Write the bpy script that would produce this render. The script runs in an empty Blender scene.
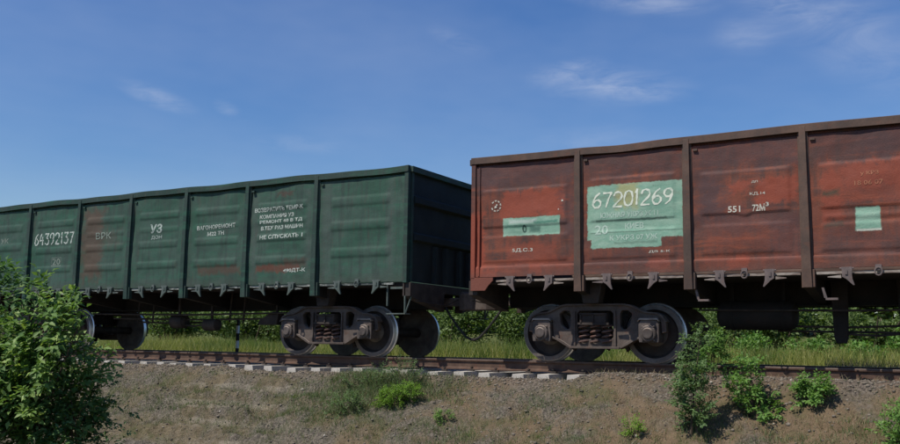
import bpy, bmesh, math, random
import numpy as np
from mathutils import Vector, Matrix
random.seed(7); RNG = np.random.default_rng(11)
R = math.radians
S = bpy.context.scene; COL = S.collection

# ---------------------------------------------------------------- camera
cam = bpy.data.cameras.new('camera'); co = bpy.data.objects.new('camera', cam); COL.objects.link(co)
S.camera = co
CY, CP, CR = R(-30.40168), R(7.635652), R(0.84607906)
F = Vector((math.sin(CY)*math.cos(CP), math.cos(CY)*math.cos(CP), math.sin(CP)))
Rt = Vector((math.cos(CY), -math.sin(CY), 0)); Up = Rt.cross(F)
R2 = Rt*math.cos(CR) + Up*math.sin(CR); U2 = -Rt*math.sin(CR) + Up*math.cos(CR)
m = Matrix((R2, U2, -F)).transposed().to_4x4(); m.translation = (8.81895, -13.52813, 0.28516)
co.matrix_world = m
cam.sensor_fit = 'HORIZONTAL'; cam.sensor_width = 36.0; cam.lens = 36.0*900.75/900.0
cam.clip_start = 0.05; cam.clip_end = 3000

# ---------------------------------------------------------------- sky, sun, exposure
SUN_EL, SUN_AZ = R(57), R(206)      # azimuth measured clockwise from +Y: behind the camera, a little to its left
W = bpy.data.worlds.new('World'); S.world = W; W.use_nodes = True
wn = W.node_tree; wn.nodes.clear()
def wnode(t, **k):
    n = wn.nodes.new(t)
    for a, b in k.items(): setattr(n, a, b)
    return n
sky = wnode('ShaderNodeTexSky', sky_type='NISHITA', sun_disc=False, sun_elevation=SUN_EL, sun_rotation=SUN_AZ,
            altitude=200, air_density=1.3, dust_density=0.15, ozone_density=7.0)
def wmath(op, a, b=None, c=None, clamp=False):
    n = wnode('ShaderNodeMath', operation=op); n.use_clamp = clamp
    for i, v in enumerate((a, b, c)):
        if v is None: continue
        if hasattr(v, 'links'): wn.links.new(v, n.inputs[i])
        else: n.inputs[i].default_value = v
    return n.outputs[0]
tc = wnode('ShaderNodeTexCoord'); sp = wnode('ShaderNodeSeparateXYZ'); wn.links.new(tc.outputs['Generated'], sp.inputs[0])
dx, dy, dz = sp.outputs
azm = wmath('MULTIPLY', wmath('ARCTAN2', dx, dy), 180/math.pi)
elv = wmath('MULTIPLY', wmath('ARCSINE', dz), 180/math.pi)
cmb = wnode('ShaderNodeCombineXYZ'); wn.links.new(azm, cmb.inputs[0]); wn.links.new(elv, cmb.inputs[1])
def wnoise(scale, sx, sy, rot=0, detail=6, rough=.62, dist=0.0):
    mp = wnode('ShaderNodeMapping'); mp.inputs['Scale'].default_value = (sx, sy, 1); mp.inputs['Rotation'].default_value = (0, 0, rot)
    wn.links.new(cmb.outputs[0], mp.inputs[0])
    n = wnode('ShaderNodeTexNoise'); n.inputs['Scale'].default_value = scale; n.inputs['Detail'].default_value = detail
    n.inputs['Roughness'].default_value = rough; n.inputs['Distortion'].default_value = dist
    wn.links.new(mp.outputs[0], n.inputs['Vector']); return n.outputs['Fac']
def blob(a, e, ra, re, rot, gain, n):     # wisp of cirrus: a soft ellipse on the sky, torn by noise
    ca, sa = math.cos(rot), math.sin(rot)
    u = wmath('SUBTRACT', azm, a); v = wmath('SUBTRACT', elv, e)
    p = wmath('DIVIDE', wmath('ADD', wmath('MULTIPLY', u, ca), wmath('MULTIPLY', v, sa)), ra)
    q = wmath('DIVIDE', wmath('SUBTRACT', wmath('MULTIPLY', v, ca), wmath('MULTIPLY', u, sa)), re)
    r = wmath('ADD', wmath('MULTIPLY', p, p), wmath('MULTIPLY', q, q))
    g0 = wmath('SUBTRACT', 1.0, r, clamp=True); g = wmath('MULTIPLY', wmath('MULTIPLY', g0, g0), gain*1.3)
    t = wmath('MULTIPLY', wmath('SUBTRACT', n, .34), 2.2, clamp=True)
    return wmath('MULTIPLY', g, t)
n1 = wnoise(.55, .55, 2.1, R(8), dist=.6); n2 = wnoise(.30, .5, 1.6, R(-24), dist=1.0)
n3 = wnoise(.9, .7, 2.6, R(14), 7, .68, .9)
cl = blob(-49.0, 14.5, 3.0, .85, R(-15), .30, n1)
for b in ((-20.3, 16.2, 6.6, 1.5, R(-5), .30, n1), (-22.8, 17.1, 3.2, .9, R(8), .20, n3), (-18.5, 15.7, 4.0, .8, R(-8), .16, n3), (-18.2, 21.2, 6, 1.2, R(-8), .42, n2), (-5.8, 18.3, 8.5, 3.4, R(-38), .22, n2), (-9.5, 20.2, 5, 1.4, R(-20), .14, n3),
          (-44.8, 14.2, 1.1, .6, R(-20), .18, n1), (-11.5, 18.8, 3, 1.6, R(0), .24, n2), (-40, 12.3, 4, .8, 0, .15, n1), (-20.8, 12.8, 7, 1.2, 0, .14, n2), (-30, 19.0, 3, .8, R(-20), .13, n1)):
    cl = wmath('ADD', cl, blob(*b))
veil = wmath('MULTIPLY', wmath('SUBTRACT', wnoise(.08, .6, 1.5, R(15), 4), .35, clamp=True), .30)
cl = wmath('ADD', cl, veil, clamp=True)
hsv = wnode('ShaderNodeHueSaturation'); hsv.inputs['Saturation'].default_value = 1.18; hsv.inputs['Hue'].default_value = .512; hsv.inputs['Value'].default_value = 1.06
wn.links.new(sky.outputs[0], hsv.inputs['Color'])
mx = wnode('ShaderNodeMix', data_type='RGBA'); wn.links.new(cl, mx.inputs['Factor'])
wn.links.new(hsv.outputs[0], mx.inputs['A']); mx.inputs['B'].default_value = (6.2, 6.7, 8.0, 1)
bg = wnode('ShaderNodeBackground'); bg.inputs['Strength'].default_value = .10
wn.links.new(mx.outputs['Result'], bg.inputs['Color'])
wo = wnode('ShaderNodeOutputWorld'); wn.links.new(bg.outputs[0], wo.inputs[0])

sl = bpy.data.lights.new('sun', 'SUN'); sl.energy = 4.6; sl.angle = R(.53); sl.color = (1, .94, .84)
so = bpy.data.objects.new('sun', sl); COL.objects.link(so)
sd = Vector((math.sin(SUN_AZ)*math.cos(SUN_EL), math.cos(SUN_AZ)*math.cos(SUN_EL), math.sin(SUN_EL)))
so.rotation_euler = sd.to_track_quat('Z', 'Y').to_euler()
S.view_settings.view_transform = 'Standard'; S.view_settings.look = 'None'
S.view_settings.gamma = 1; S.view_settings.exposure = 0; S.view_settings.use_curve_mapping = False
S.render.engine = 'CYCLES'

# ---------------------------------------------------------------- helpers
def tag(o, label=None, cat=None, group=None, kind=None):
    if label: o['label'] = label
    if cat: o['category'] = cat
    if group: o['group'] = group
    if kind: o['kind'] = kind
    return o
def empty(name, loc, label, cat, group=None):
    o = bpy.data.objects.new(name, None); COL.objects.link(o); o.location = loc; o.empty_display_size = .3
    o['root'] = list(loc)
    return tag(o, label, cat, group)
def rootloc(p):
    v = Vector((0, 0, 0))
    while p is not None: v += p.location; p = p.parent
    return v
def link(name, me, mat, parent=None, bevel=0.0, smooth=False):
    o = bpy.data.objects.new(name, me); COL.objects.link(o)
    if mat is not None and not me.materials:
        for q in (mat if isinstance(mat, (list, tuple)) else [mat]): me.materials.append(q)
    if smooth:
        me.polygons.foreach_set('use_smooth', [True]*len(me.polygons))
        try: me.set_sharp_from_angle(angle=R(35))
        except Exception: pass
    if parent is not None:
        me.transform(Matrix.Translation(-rootloc(parent))); o.parent = parent
    if bevel:
        b = o.modifiers.new('bevel', 'BEVEL'); b.width = bevel; b.segments = 2; b.limit_method = 'ANGLE'; b.angle_limit = R(40)
    return o
class MB:
    def __init__(s): s.v = []; s.f = []; s.mi = []
    def add(s, vs, fs, mi=0):
        k = len(s.v); s.v += [tuple(p) for p in vs]; s.f += [tuple(i+k for i in f) for f in fs]; s.mi += [mi]*len(fs); return s
    def box(s, x0, x1, y0, y1, z0, z1, mi=0):
        return s.add([(x0,y0,z0),(x1,y0,z0),(x1,y1,z0),(x0,y1,z0),(x0,y0,z1),(x1,y0,z1),(x1,y1,z1),(x0,y1,z1)],
                     [(0,3,2,1),(4,5,6,7),(0,1,5,4),(1,2,6,5),(2,3,7,6),(3,0,4,7)], mi)
    def prism(s, poly, axis, d0, d1, mi=0):   # polygon in the other two axes
        n = len(poly)
        def P(a, b, d): return {'x': (d,a,b), 'y': (a,d,b), 'z': (a,b,d)}[axis]
        vs = [P(a,b,d0) for a,b in poly] + [P(a,b,d1) for a,b in poly]
        return s.add(vs, [tuple(range(n)), tuple(range(2*n-1, n-1, -1))] + [((i+1)%n, i, n+i, n+(i+1)%n) for i in range(n)], mi)
    def tube(s, pts, r, n=8, mi=0, cap=True):
        pts = [Vector(p) for p in pts]; rr = r if isinstance(r, (list, tuple)) else [r]*len(pts)
        k = len(s.v); up = None
        for i, p in enumerate(pts):
            t = (pts[min(i+1, len(pts)-1)] - pts[max(i-1, 0)]).normalized()
            if up is None: up = t.orthogonal().normalized()
            up = (up - t*up.dot(t)).normalized(); w = t.cross(up)
            for j in range(n):
                a = 2*math.pi*j/n; s.v.append(tuple(p + (up*math.cos(a) + w*math.sin(a))*rr[i]))
        for i in range(len(pts)-1):
            for j in range(n):
                s.f.append((k+i*n+j, k+i*n+(j+1)%n, k+(i+1)*n+(j+1)%n, k+(i+1)*n+j)); s.mi.append(mi)
        if cap:
            s.f.append(tuple(range(k+n-1, k-1, -1))); s.f.append(tuple(range(k+(len(pts)-1)*n, k+len(pts)*n))); s.mi += [mi, mi]
        return s
    def lathe(s, prof, c, axis='y', n=40, mis=None):   # prof: (along, radius)
        k = len(s.v); cx, cy, cz = c
        for a, r in prof:
            for j in range(n):
                t = 2*math.pi*j/n; u, w = r*math.cos(t), r*math.sin(t)
                s.v.append((cx+u, cy+a, cz+w) if axis == 'y' else (cx+a, cy+u, cz+w) if axis == 'x' else (cx+u, cy+w, cz+a))
        for i in range(len(prof)-1):
            for j in range(n):
                s.f.append((k+i*n+j, k+i*n+(j+1)%n, k+(i+1)*n+(j+1)%n, k+(i+1)*n+j)); s.mi.append(mis[i] if mis else 0)
        s.f.append(tuple(range(k+n-1, k-1, -1))); s.f.append(tuple(range(k+(len(prof)-1)*n, k+len(prof)*n))); s.mi += [mis[0] if mis else 0, mis[-1] if mis else 0]
        return s
    def mesh(s, name):
        me = bpy.data.meshes.new(name); me.from_pydata(s.v, [], s.f)
        me.polygons.foreach_set('material_index', s.mi)
        bm = bmesh.new(); bm.from_mesh(me); bmesh.ops.recalc_face_normals(bm, faces=bm.faces); bm.to_mesh(me); bm.free()
        me.update(); return me
    def build(s, name, mat, parent=None, bevel=0.0, smooth=False):
        return link(name, s.mesh(name), mat, parent, bevel, smooth)
def np_mesh(name, v, f, n):          # v (N,3), f (M,n)
    me = bpy.data.meshes.new(name); me.vertices.add(len(v)); me.vertices.foreach_set('co', np.ascontiguousarray(v, np.float32).ravel())
    me.loops.add(len(f)*n); me.loops.foreach_set('vertex_index', np.ascontiguousarray(f, np.int32).ravel())
    me.polygons.add(len(f)); me.polygons.foreach_set('loop_start', np.arange(len(f), dtype=np.int32)*n)
    me.polygons.foreach_set('loop_total', np.full(len(f), n, np.int32)); me.update(calc_edges=True); return me
def shape_mesh(name, outer, holes, y0, y1):   # flat casting with holes, outline in x,z
    cu = bpy.data.curves.new(name, 'CURVE'); cu.dimensions = '2D'; cu.fill_mode = 'BOTH'
    for poly in [outer] + holes:
        sp_ = cu.splines.new('POLY'); sp_.points.add(len(poly)-1)
        for i, (a, b) in enumerate(poly): sp_.points[i].co = (a, b, 0, 1)
        sp_.use_cyclic_u = True
    cu.extrude = abs(y1-y0)/2 - .008; cu.bevel_depth = .008; cu.bevel_resolution = 1; cu.offset = -.008
    o = bpy.data.objects.new(name, cu); COL.objects.link(o)
    dg = bpy.context.evaluated_depsgraph_get(); me = bpy.data.meshes.new_from_object(o.evaluated_get(dg))
    bpy.data.objects.remove(o); bpy.data.curves.remove(cu)
    me.transform(Matrix.Rotation(R(90), 4, 'X')); me.transform(Matrix.Translation((0, (y0+y1)/2, 0))); me.name = name
    return me
_T = RNG.random((256, 256))
def vnoise(x, y):
    xi = np.floor(x).astype(int); yi = np.floor(y).astype(int); fx = x-xi; fy = y-yi
    fx = fx*fx*(3-2*fx); fy = fy*fy*(3-2*fy); g = lambda a, b: _T[a % 256, b % 256]
    return (g(xi,yi)*(1-fx)+g(xi+1,yi)*fx)*(1-fy) + (g(xi,yi+1)*(1-fx)+g(xi+1,yi+1)*fx)*fy
def fbm(x, y, o=4):
    x = np.asarray(x, float); y = np.asarray(y, float); s = 0; a = .5
    for i in range(o): s = s + a*(vnoise(x*2**i+17*i, y*2**i+31*i)-.5); a *= .55
    return s*2
def sstep(a, b, x): t = np.clip((np.asarray(x, float)-a)/(b-a), 0, 1); return t*t*(3-2*t)

# ---------------------------------------------------------------- material builder
class MT:
    def __init__(s, name, rough=.7, metal=0.0, spec=.4):
        s.m = bpy.data.materials.new(name); s.m.use_nodes = True; s.t = s.m.node_tree; s.b = s.t.nodes['Principled BSDF']
        s.b.inputs['Roughness'].default_value = rough; s.b.inputs['Metallic'].default_value = metal; s.b.inputs['Specular IOR Level'].default_value = spec
        s.tc = s.t.nodes.new('ShaderNodeTexCoord').outputs['Object']; s._xyz = None
    def n(s, t, ins=(), **k):
        n = s.t.nodes.new(t)
        for a, b in k.items(): setattr(n, a, b)
        for key, v in (ins.items() if isinstance(ins, dict) else enumerate(ins)):
            if v is None: continue
            if hasattr(v, 'links'): s.t.links.new(v, n.inputs[key])
            else: n.inputs[key].default_value = v
        return n
    def f(s, op, a, b=None, c=None, clamp=False):
        n = s.n('ShaderNodeMath', (a, b, c), operation=op); n.use_clamp = clamp; return n.outputs[0]
    def xyz(s, off=(0, 0, 0)):
        if s._xyz is None:
            v = s.n('ShaderNodeVectorMath', (s.tc, off), operation='ADD').outputs[0]
            s._xyz = list(s.n('ShaderNodeSeparateXYZ', (v,)).outputs)
        return s._xyz
    def noise(s, scale, detail=4, rough=.6, stretch=(1, 1, 1), dist=0, vec=None, out='Fac'):
        mp = s.n('ShaderNodeMapping', {'Vector': vec or s.tc, 'Scale': stretch}).outputs[0]
        return s.n('ShaderNodeTexNoise', {'Vector': mp, 'Scale': scale, 'Detail': detail, 'Roughness': rough, 'Distortion': dist}).outputs[out]
    def ramp(s, v, a, b): return s.n('ShaderNodeMapRange', (v, a, b, 0.0, 1.0), interpolation_type='SMOOTHSTEP').outputs[0]
    def mix(s, fac, a, b, blend='MIX'):
        c = lambda q: q if hasattr(q, 'links') else (tuple(q)+(1,) if len(q) == 3 else q)
        n = s.n('ShaderNodeMix', {'Factor': fac, 'A': c(a), 'B': c(b)}, data_type='RGBA', blend_type=blend); return n.outputs['Result']
    def box(s, x0, x1, z0, z1, soft=.02, wob=.04, nz=None):    # mask of a rectangle of paint with an uneven brushed edge
        x, y, z = s._xyz
        if nz is not None:
            d = s.f('MULTIPLY', s.f('SUBTRACT', nz[0], .5), wob*3.2); e = s.f('MULTIPLY', s.f('SUBTRACT', nz[1], .5), wob*3.2)
            x = s.f('ADD', x, d); z = s.f('ADD', z, e)
        a = s.f('MINIMUM', s.f('SUBTRACT', x, x0), s.f('SUBTRACT', x1, x)); b = s.f('MINIMUM', s.f('SUBTRACT', z, z0), s.f('SUBTRACT', z1, z))
        return s.n('ShaderNodeMapRange', (s.f('MINIMUM', a, b), -soft, soft, 0.0, 1.0)).outputs[0]
    def color(s, c):
        if hasattr(c, 'links'): s.t.links.new(c, s.b.inputs['Base Color'])
        else: s.b.inputs['Base Color'].default_value = tuple(c)+(1,)
        return s
    def bump(s, h, strength=.3, dist=.01):
        n = s.n('ShaderNodeBump', {'Height': h, 'Strength': strength, 'Distance': dist}); s.t.links.new(n.outputs[0], s.b.inputs['Normal']); return s
    def rough(s, v): s.t.links.new(v, s.b.inputs['Roughness']); return s

def metal_mat(name, a, b, scale=3, rough=.75, bump=.25, dust=None):
    t = MT(name, rough); n = t.noise(scale, 6, .65); c = t.mix(t.ramp(n, .35, .68), a, b)
    fine = t.noise(38, 5, .7); c = t.mix(t.f('MULTIPLY', t.ramp(fine, .5, .75), .5), c, tuple(x*.45 for x in a))
    rs_ = t.noise(7, 6, .75, dist=.5); c = t.mix(t.f('MULTIPLY', t.ramp(rs_, .52, .70), .55), c, (a[0]*1.9+.01, a[1]*1.15, a[2]*.8))
    if dust:
        g = t.n('ShaderNodeNewGeometry').outputs['Normal']; nz = t.n('ShaderNodeSeparateXYZ', (g,)).outputs[2]
        c = t.mix(t.f('MULTIPLY', t.ramp(nz, .3, .9), .75), c, dust)
    t.color(c).bump(fine, bump, .006); return t.m
M = {}
M['under'] = metal_mat('underframe_grime', (.012, .010, .009), (.024, .018, .015), 2.5, .85)
M['cast'] = metal_mat('cast_steel_dusty', (.062, .046, .038), (.125, .098, .082), 3, .8, .35, (.26, .22, .19))
M['spring'] = metal_mat('spring_rust', (.085, .050, .042), (.15, .09, .07), 5, .8, .3)
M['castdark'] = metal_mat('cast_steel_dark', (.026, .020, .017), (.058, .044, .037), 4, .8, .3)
M['boxface'] = metal_mat('axle_box_paint', (.055, .043, .038), (.11, .09, .08), 5, .7, .3, (.42, .34, .28))
M['wheel'] = metal_mat('wheel_disc', (.09, .076, .068), (.165, .142, .126), 5, .7, .25)
t = MT('polished_tread', .42, .85, .8); t.color(t.mix(t.noise(20, 3, .6, (1, 8, 1)), (.86, .85, .84), (.98, .97, .95))); M['tread'] = t.m
M['rail'] = metal_mat('rusty_rail', (.07, .040, .028), (.115, .070, .048), 6, .85, .3)
t = MT('rail_head_worn', .45, .7); t.color(t.mix(t.noise(9, 4, .6, (.3, 1, 1)), (.20, .15, .12), (.34, .29, .26))); M['railhead'] = t.m
t = MT('sleeper_concrete', .9); c = t.mix(t.noise(7, 6, .7), (.36, .325, .28), (.60, .56, .50)); c = t.mix(t.f('MULTIPLY', t.ramp(t.noise(2.2, 4), .46, .66), .75), c, (.19, .145, .11)); t.color(c).bump(t.noise(45, 5, .7), .4, .008); M['sleeper'] = t.m
t = MT('floor_edge_pale', .8); t.color(t.mix(t.ramp(t.noise(4, 5, .7, (1, 1, 4)), .4, .62), (.33, .29, .25), (.16, .12, .10))); M['edge'] = t.m
t = MT('floor_edge_dull', .8); t.color(t.mix(t.ramp(t.noise(2.5, 5, .7, (1, 1, 3)), .47, .58), (.06, .075, .07), (.30, .31, .28))); M['edgegreen'] = t.m
M['latchred'] = metal_mat('latch_steel', (.10, .08, .075), (.17, .13, .12), 6, .75)
M['latchgreen'] = metal_mat('latch_steel_green', (.05, .075, .065), (.11, .13, .12), 6, .75)
M['rubber'] = metal_mat('hose_rubber', (.015, .015, .015), (.03, .028, .026), 6, .8)
def flat(name, c, r=.8): t = MT(name, r); t.color(c); return t.m
M['white'] = flat('post_white', (.75, .75, .72)); M['black'] = flat('post_black', (.02, .02, .02))

# painted bodywork --------------------------------------------------
def red_paint(name, off, plain=False):
    t = MT(name, .62, 0, .35); x, y, z = t.xyz(off)
    vec = t.n('ShaderNodeCombineXYZ', (x, y, z)).outputs[0]
    big = t.noise(1.1, 5, .62, (1, 1, 1.6), .6, vec); mid = t.noise(5, 6, .7, (1, 1, 1), 0, vec); fine = t.noise(40, 5, .75, (1, 1, 1), 0, vec)
    c = t.mix(t.ramp(big, .38, .62), (.175, .052, .030), (.095, .040, .031))
    c = t.mix(t.f('MULTIPLY', t.ramp(mid, .50, .72), .55), c, (.16, .046, .028))
    streak = t.noise(3.2, 5, .65, (2.6, 1, .35), .2, vec); c = t.mix(t.f('MULTIPLY', t.ramp(streak, .46, .64), .7), c, (.070, .040, .032))
    smear = t.noise(2.4, 6, .7, (.35, 1, 3.2), .3, vec); c = t.mix(t.f('MULTIPLY', t.ramp(smear, .50, .66), .65), c, (.26, .070, .034))
    if not plain:
        nz = (t.noise(7, 8, .8, (1, 1, 1), 0, vec), t.noise(7.5, 8, .8, (1, 1.3, 1), .4, vec))
        nb = (t.noise(3, 5, .7, (1, 1, 2), 0, vec), t.noise(3.2, 5, .7, (2, 1.3, 1), .4, vec))
        P = lambda b, col, f, w=.14, soft=.03: t.mix(t.f('MULTIPLY', t.box(*b, soft, w, nb), f), c, col)
        # fresh red primer daubs
        for b, f in (((1.92, 3.05, 2.40, 2.84), .85), ((1.25, 1.56, 1.1, 2.5), .9), ((1.25, 1.85, 1.10, 1.5), .95), ((5.70, 6.02, 2.56, 2.72), .75), ((6.10, 6.66, 2.36, 2.74), .85), ((6.98, 7.25, 2.05, 2.75), .6),
                     ((2.0, 2.9, 1.62, 1.95), .45), ((4.45, 4.78, 1.44, 1.66), .7), ((5.66, 5.95, 1.42, 1.60), .75), ((2.4, 2.62, 1.42, 1.62), .6), ((7.3, 9.5, 2.5, 2.85), .5), ((7.0, 9.9, 2.3, 2.9), .45), ((9, 11, 1.6, 2.6), .35), ((5.3, 6.7, 1.45, 1.62), .3), ((1.4, 3.2, 1.42, 1.7), .35), ((5.3, 6.6, 1.7, 2.2), .2)):
            c = P(b, (.27, .060, .032), min(1, f*.95))
        for b, f in (((1.3, 3.2, 2.93, 3.4), .45), ((3.4, 5.0, 2.95, 3.4), .45), ((5.2, 6.7, 2.9, 3.4), .4), ((6.9, 8.6, 2.95, 3.4), .45), ((1.45, 1.8, 2.85, 3.2), .5), ((5.2, 5.62, 2.2, 2.85), .9), ((5.25, 6.6, 2.0, 2.3), .4), ((7.0, 8.5, 1.5, 1.9), .35), ((3.4, 5.0, 1.5, 1.75), .3), ((3.0, 3.25, 2.0, 3.2), .6), ((3.9, 4.7, 2.95, 3.1), .4), ((6.3, 6.75, 1.5, 2.2), .5), ((7.5, 9.6, 2.95, 3.3), .6), ((1.3, 3.3, 3.0, 3.36), .45), ((5.2, 6.7, 2.95, 3.36), .5)):
            c = P(b, (.075, .040, .040), f, .3, .10)
        # number panel in pale turquoise and the smaller daubs
        tq = t.mix(t.ramp(t.noise(2.3, 6, .7, (1, 1, 2.5), 0, vec), .35, .7), (.17, .33, .24), (.28, .42, .32))
        mk = t.f('MAXIMUM', t.box(3.45, 5.0, 1.95, 2.82, .008, .035, nz), t.box(3.52, 4.66, 1.81, 2.2, .008, .03, nz))
        chip = t.ramp(t.noise(13, 8, .8, (1, 1, 1.6), .3, vec), .64, .67); keep = t.f('SUBTRACT', 1.0, t.f('MULTIPLY', chip, .8)); mk = t.f('MULTIPLY', mk, keep)
        c = t.mix(mk, c, tq)
        c = t.mix(t.f('MULTIPLY', t.box(3.95, 4.30, 2.45, 2.84, .05, .10, nb), t.f('MULTIPLY', mk, .6)), c, (.42, .35, .12))
        c = t.mix(t.f('MULTIPLY', t.box(3.5, 4.95, 2.60, 2.645, .03, .03, nb), .25), c, (.1, .05, .03))
        c = t.mix(t.f('MULTIPLY', t.box(3.60, 4.75, 2.235, 2.262, .01, .03, nz), t.f('MULTIPLY', mk, .75)), c, (.055, .10, .075))
        c = t.mix(t.f('MULTIPLY', t.box(3.5, 5.0, 2.05, 2.065, .006, .02, nz), t.f('MULTIPLY', mk, .7)), c, (.055, .10, .075))
        c = t.mix(t.f('MULTIPLY', t.box(3.9, 4.6, 1.86, 1.90, .01, .03, nz), t.f('MULTIPLY', mk, .4)), c, (.055, .10, .075))
        c = t.mix(t.f('MULTIPLY', keep, t.box(1.93, 2.97, 2.08, 2.385, .008, .03, nz)), c, tq)
        c = t.mix(t.f('MULTIPLY', t.box(2.05, 2.55, 2.29, 2.35, .02, .04, nz), .85), c, (.42, .50, .44))
        c = t.mix(t.f('MULTIPLY', t.box(2.5, 2.93, 2.27, 2.31, .015, .03, nz), .8), c, (.03, .16, .11))
        c = t.mix(t.f('MULTIPLY', t.box(1.95, 2.3, 2.21, 2.26, .02, .04, nz), .5), c, (.03, .16, .11))
        c = t.mix(t.f('MULTIPLY', t.box(2.42, 2.62, 2.13, 2.22, .02, .05, nz), .7), c, (.04, .10, .08))
        c = t.mix(t.f('MULTIPLY', keep, t.box(7.41, 7.725, 1.91, 2.235, .008, .025, nz)), c, tq)
        c = t.mix(t.box(7.42, 7.73, 1.90, 1.93, .005, .01, nz), c, (.45, .48, .40))
        c = t.mix(t.f('MULTIPLY', t.box(7.0, 7.22, 2.42, 2.50, .03, .06, nb), .8), c, (.045, .05, .03))
        c = t.mix(t.f('MULTIPLY', t.box(7.0, 7.25, 1.98, 2.04, .03, .06, nb), .7), c, (.05, .045, .03))
        # grime along the foot of the wall
        c = t.mix(t.f('MULTIPLY', t.ramp(t.f('ADD', z, t.f('MULTIPLY', mid, .25)), 1.72, 1.48), .55), c, (.10, .055, .042))
    c = t.mix(t.f('MULTIPLY', t.ramp(fine, .58, .72), .45), c, (.045, .022, .018))
    c = t.mix(t.f('MULTIPLY', t.ramp(t.noise(90, 3, .6, (1, 1, 1), 0, vec), .66, .74), .5), c, (.22, .12, .08))
    t.color(c); t.bump(t.f('ADD', fine, t.f('MULTIPLY', mid, 1.5)), .5, .007); t.rough(t.f('ADD', t.f('MULTIPLY', mid, .3), .58)); return t.m
M['greenend'] = metal_mat('green_end_shade', (.009, .017, .018), (.016, .026, .028), 2.0, .8, .25)  # near-black green: shade on the wagon end put into the base colour
def green_paint(name, off, plain=False):
    t = MT(name, .55, 0, .35); x, y, z = t.xyz(off); vec = t.n('ShaderNodeCombineXYZ', (x, y, z)).outputs[0]
    big = t.noise(.9, 5, .6, (1, 1, 1.4), .6, vec); mid = t.noise(5, 6, .7, (1, 1, 1), 0, vec); fine = t.noise(40, 5, .75, (1, 1, 1), 0, vec)
    c = t.mix(t.ramp(big, .36, .62), (.024, .074, .048), (.042, .082, .062)) if not plain else t.mix(t.ramp(big, .36, .62), (.014, .040, .030), (.026, .048, .040))
    smear = t.noise(2.2, 6, .7, (.35, 1, 3.0), .3, vec); c = t.mix(t.f('MULTIPLY', t.ramp(smear, .48, .66), .7), c, (.026, .100, .062))
    streak = t.noise(3.2, 5, .65, (2.6, 1, .35), .2, vec); c = t.mix(t.f('MULTIPLY', t.ramp(streak, .46, .64), .65), c, (.030, .048, .040))
    if not plain:
        nb = (t.noise(3, 5, .7, (1, 1, 2), 0, vec), t.noise(3.2, 5, .7, (2, 1.3, 1), .4, vec))
        P = lambda b, col, f, w=.14, soft=.03: t.mix(t.f('MULTIPLY', t.box(*b, soft, w, nb), f), c, col)
        c = P((-8.9, -8.25, 1.6, 3.2), (.085, .055, .038), .85, .3, .12)
        c = P((-8.9, -7.7, 2.3, 2.7), (.07, .055, .04), .5, .3, .12)
        c = P((-3.58, -2.5, 1.62, 1.76), (.12, .038, .022), .8, .1, .03)
        c = P((-2.9, -2.3, 1.7, 1.86), (.07, .042, .03), .6, .1, .03)
        c = P((-5.2, -4.0, 1.62, 1.78), (.08, .042, .028), .7, .12, .04)
        c = P((-3.1, -2.7, 3.12, 3.20), (.07, .035, .025), .7, .1, .03)
        for b in ((-3.75, -3.6, 1.5, 3.2), (-2.35, -2.25, 1.5, 3.2), (-1.95, -1.75, 1.5, 3.3), (-.45, -.3, 1.5, 3.3)): c = P(b, (.065, .085, .075), .5, .1, .05)
        c = t.mix(t.f('MULTIPLY', t.ramp(t.f('ADD', z, t.f('MULTIPLY', mid, .25)), 1.72, 1.50), .45), c, (.055, .06, .048))
    c = t.mix(t.f('MULTIPLY', t.ramp(fine, .58, .72), .4), c, (.014, .030, .024))
    run = t.noise(9, 6, .75, (1.6, 1, .16), .2, vec); c = t.mix(t.f('MULTIPLY', t.ramp(run, .56, .68), .45), c, (.075, .060, .042)); c = t.mix(t.f('MULTIPLY', t.ramp(run, .42, .32), .35), c, (.075, .11, .095))
    c = t.mix(t.f('MULTIPLY', t.ramp(t.noise(70, 4, .7, (1, 1, 1), 0, vec), .64, .74), .35), c, (.10, .13, .11))
    t.color(c); t.bump(t.f('ADD', fine, t.f('MULTIPLY', mid, 1.5)), .45, .007); t.rough(t.f('ADD', t.f('MULTIPLY', mid, .3), .56)); return t.m
def letter_mat(name, col, under, wear=.5):
    t = MT(name, .7); n = t.noise(16, 5, .7); t.color(t.mix(t.f('MULTIPLY', t.ramp(n, .50, .66), wear), col, under)); return t.m

# ================================================================ GROUND
CREST = -.30
def ground_z(X, Y):
    X = np.asarray(X, float); Y = np.asarray(Y, float)
    z = np.full(np.broadcast(X, Y).shape, CREST); X, Y = np.broadcast_arrays(X, Y)
    near = np.where(Y < .12, CREST-.57*(.12-Y), CREST)
    near = np.maximum(near, -1.52 - .0*Y); cam_rise = sstep(-6, -13, Y)*.22
    far = CREST - sstep(3.3, 5.2, Y)*.10 + sstep(13, 62, Y)*2.9
    z = np.where(Y < .12, near+cam_rise, np.where(Y > 3.2, far, CREST))
    rightfill = sstep(2.9, 3.6, X)*np.exp(-((Y-.35)/.5)**2)*.14 + np.exp(-((Y-.14)/.15)**2)*(.030*(.2+1.3*vnoise(X*1.7, Y*2)) - .045*np.exp(-((X+2.8)/1.3)**2)) - .035*sstep(.2,.4,Y)*sstep(2.9,2.7,Y)*sstep(3.6,2.9,X)           # soil has crept over the sleeper ends
    slope = np.clip((.3-Y)/.6, 0, 1)*sstep(-12, -7, Y)
    terr = np.exp(-((X+3.1)/1.6)**2)*slope*.10*np.sin(((z+.03*np.sin(X*2.2)+.02*np.sin(X*5.1)))*22)     # trodden ledges
    z = z + rightfill + terr + slope*(fbm(X*.9, Y*1.4, 5)*.17 + fbm(X*5, Y*6, 4)*.085)
    z = z + fbm(X*9, Y*9, 3)*.018 + np.where(Y > 4, fbm(X*.35, Y*.35)*.14*sstep(4, 8, Y), 0)
    return z
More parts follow.
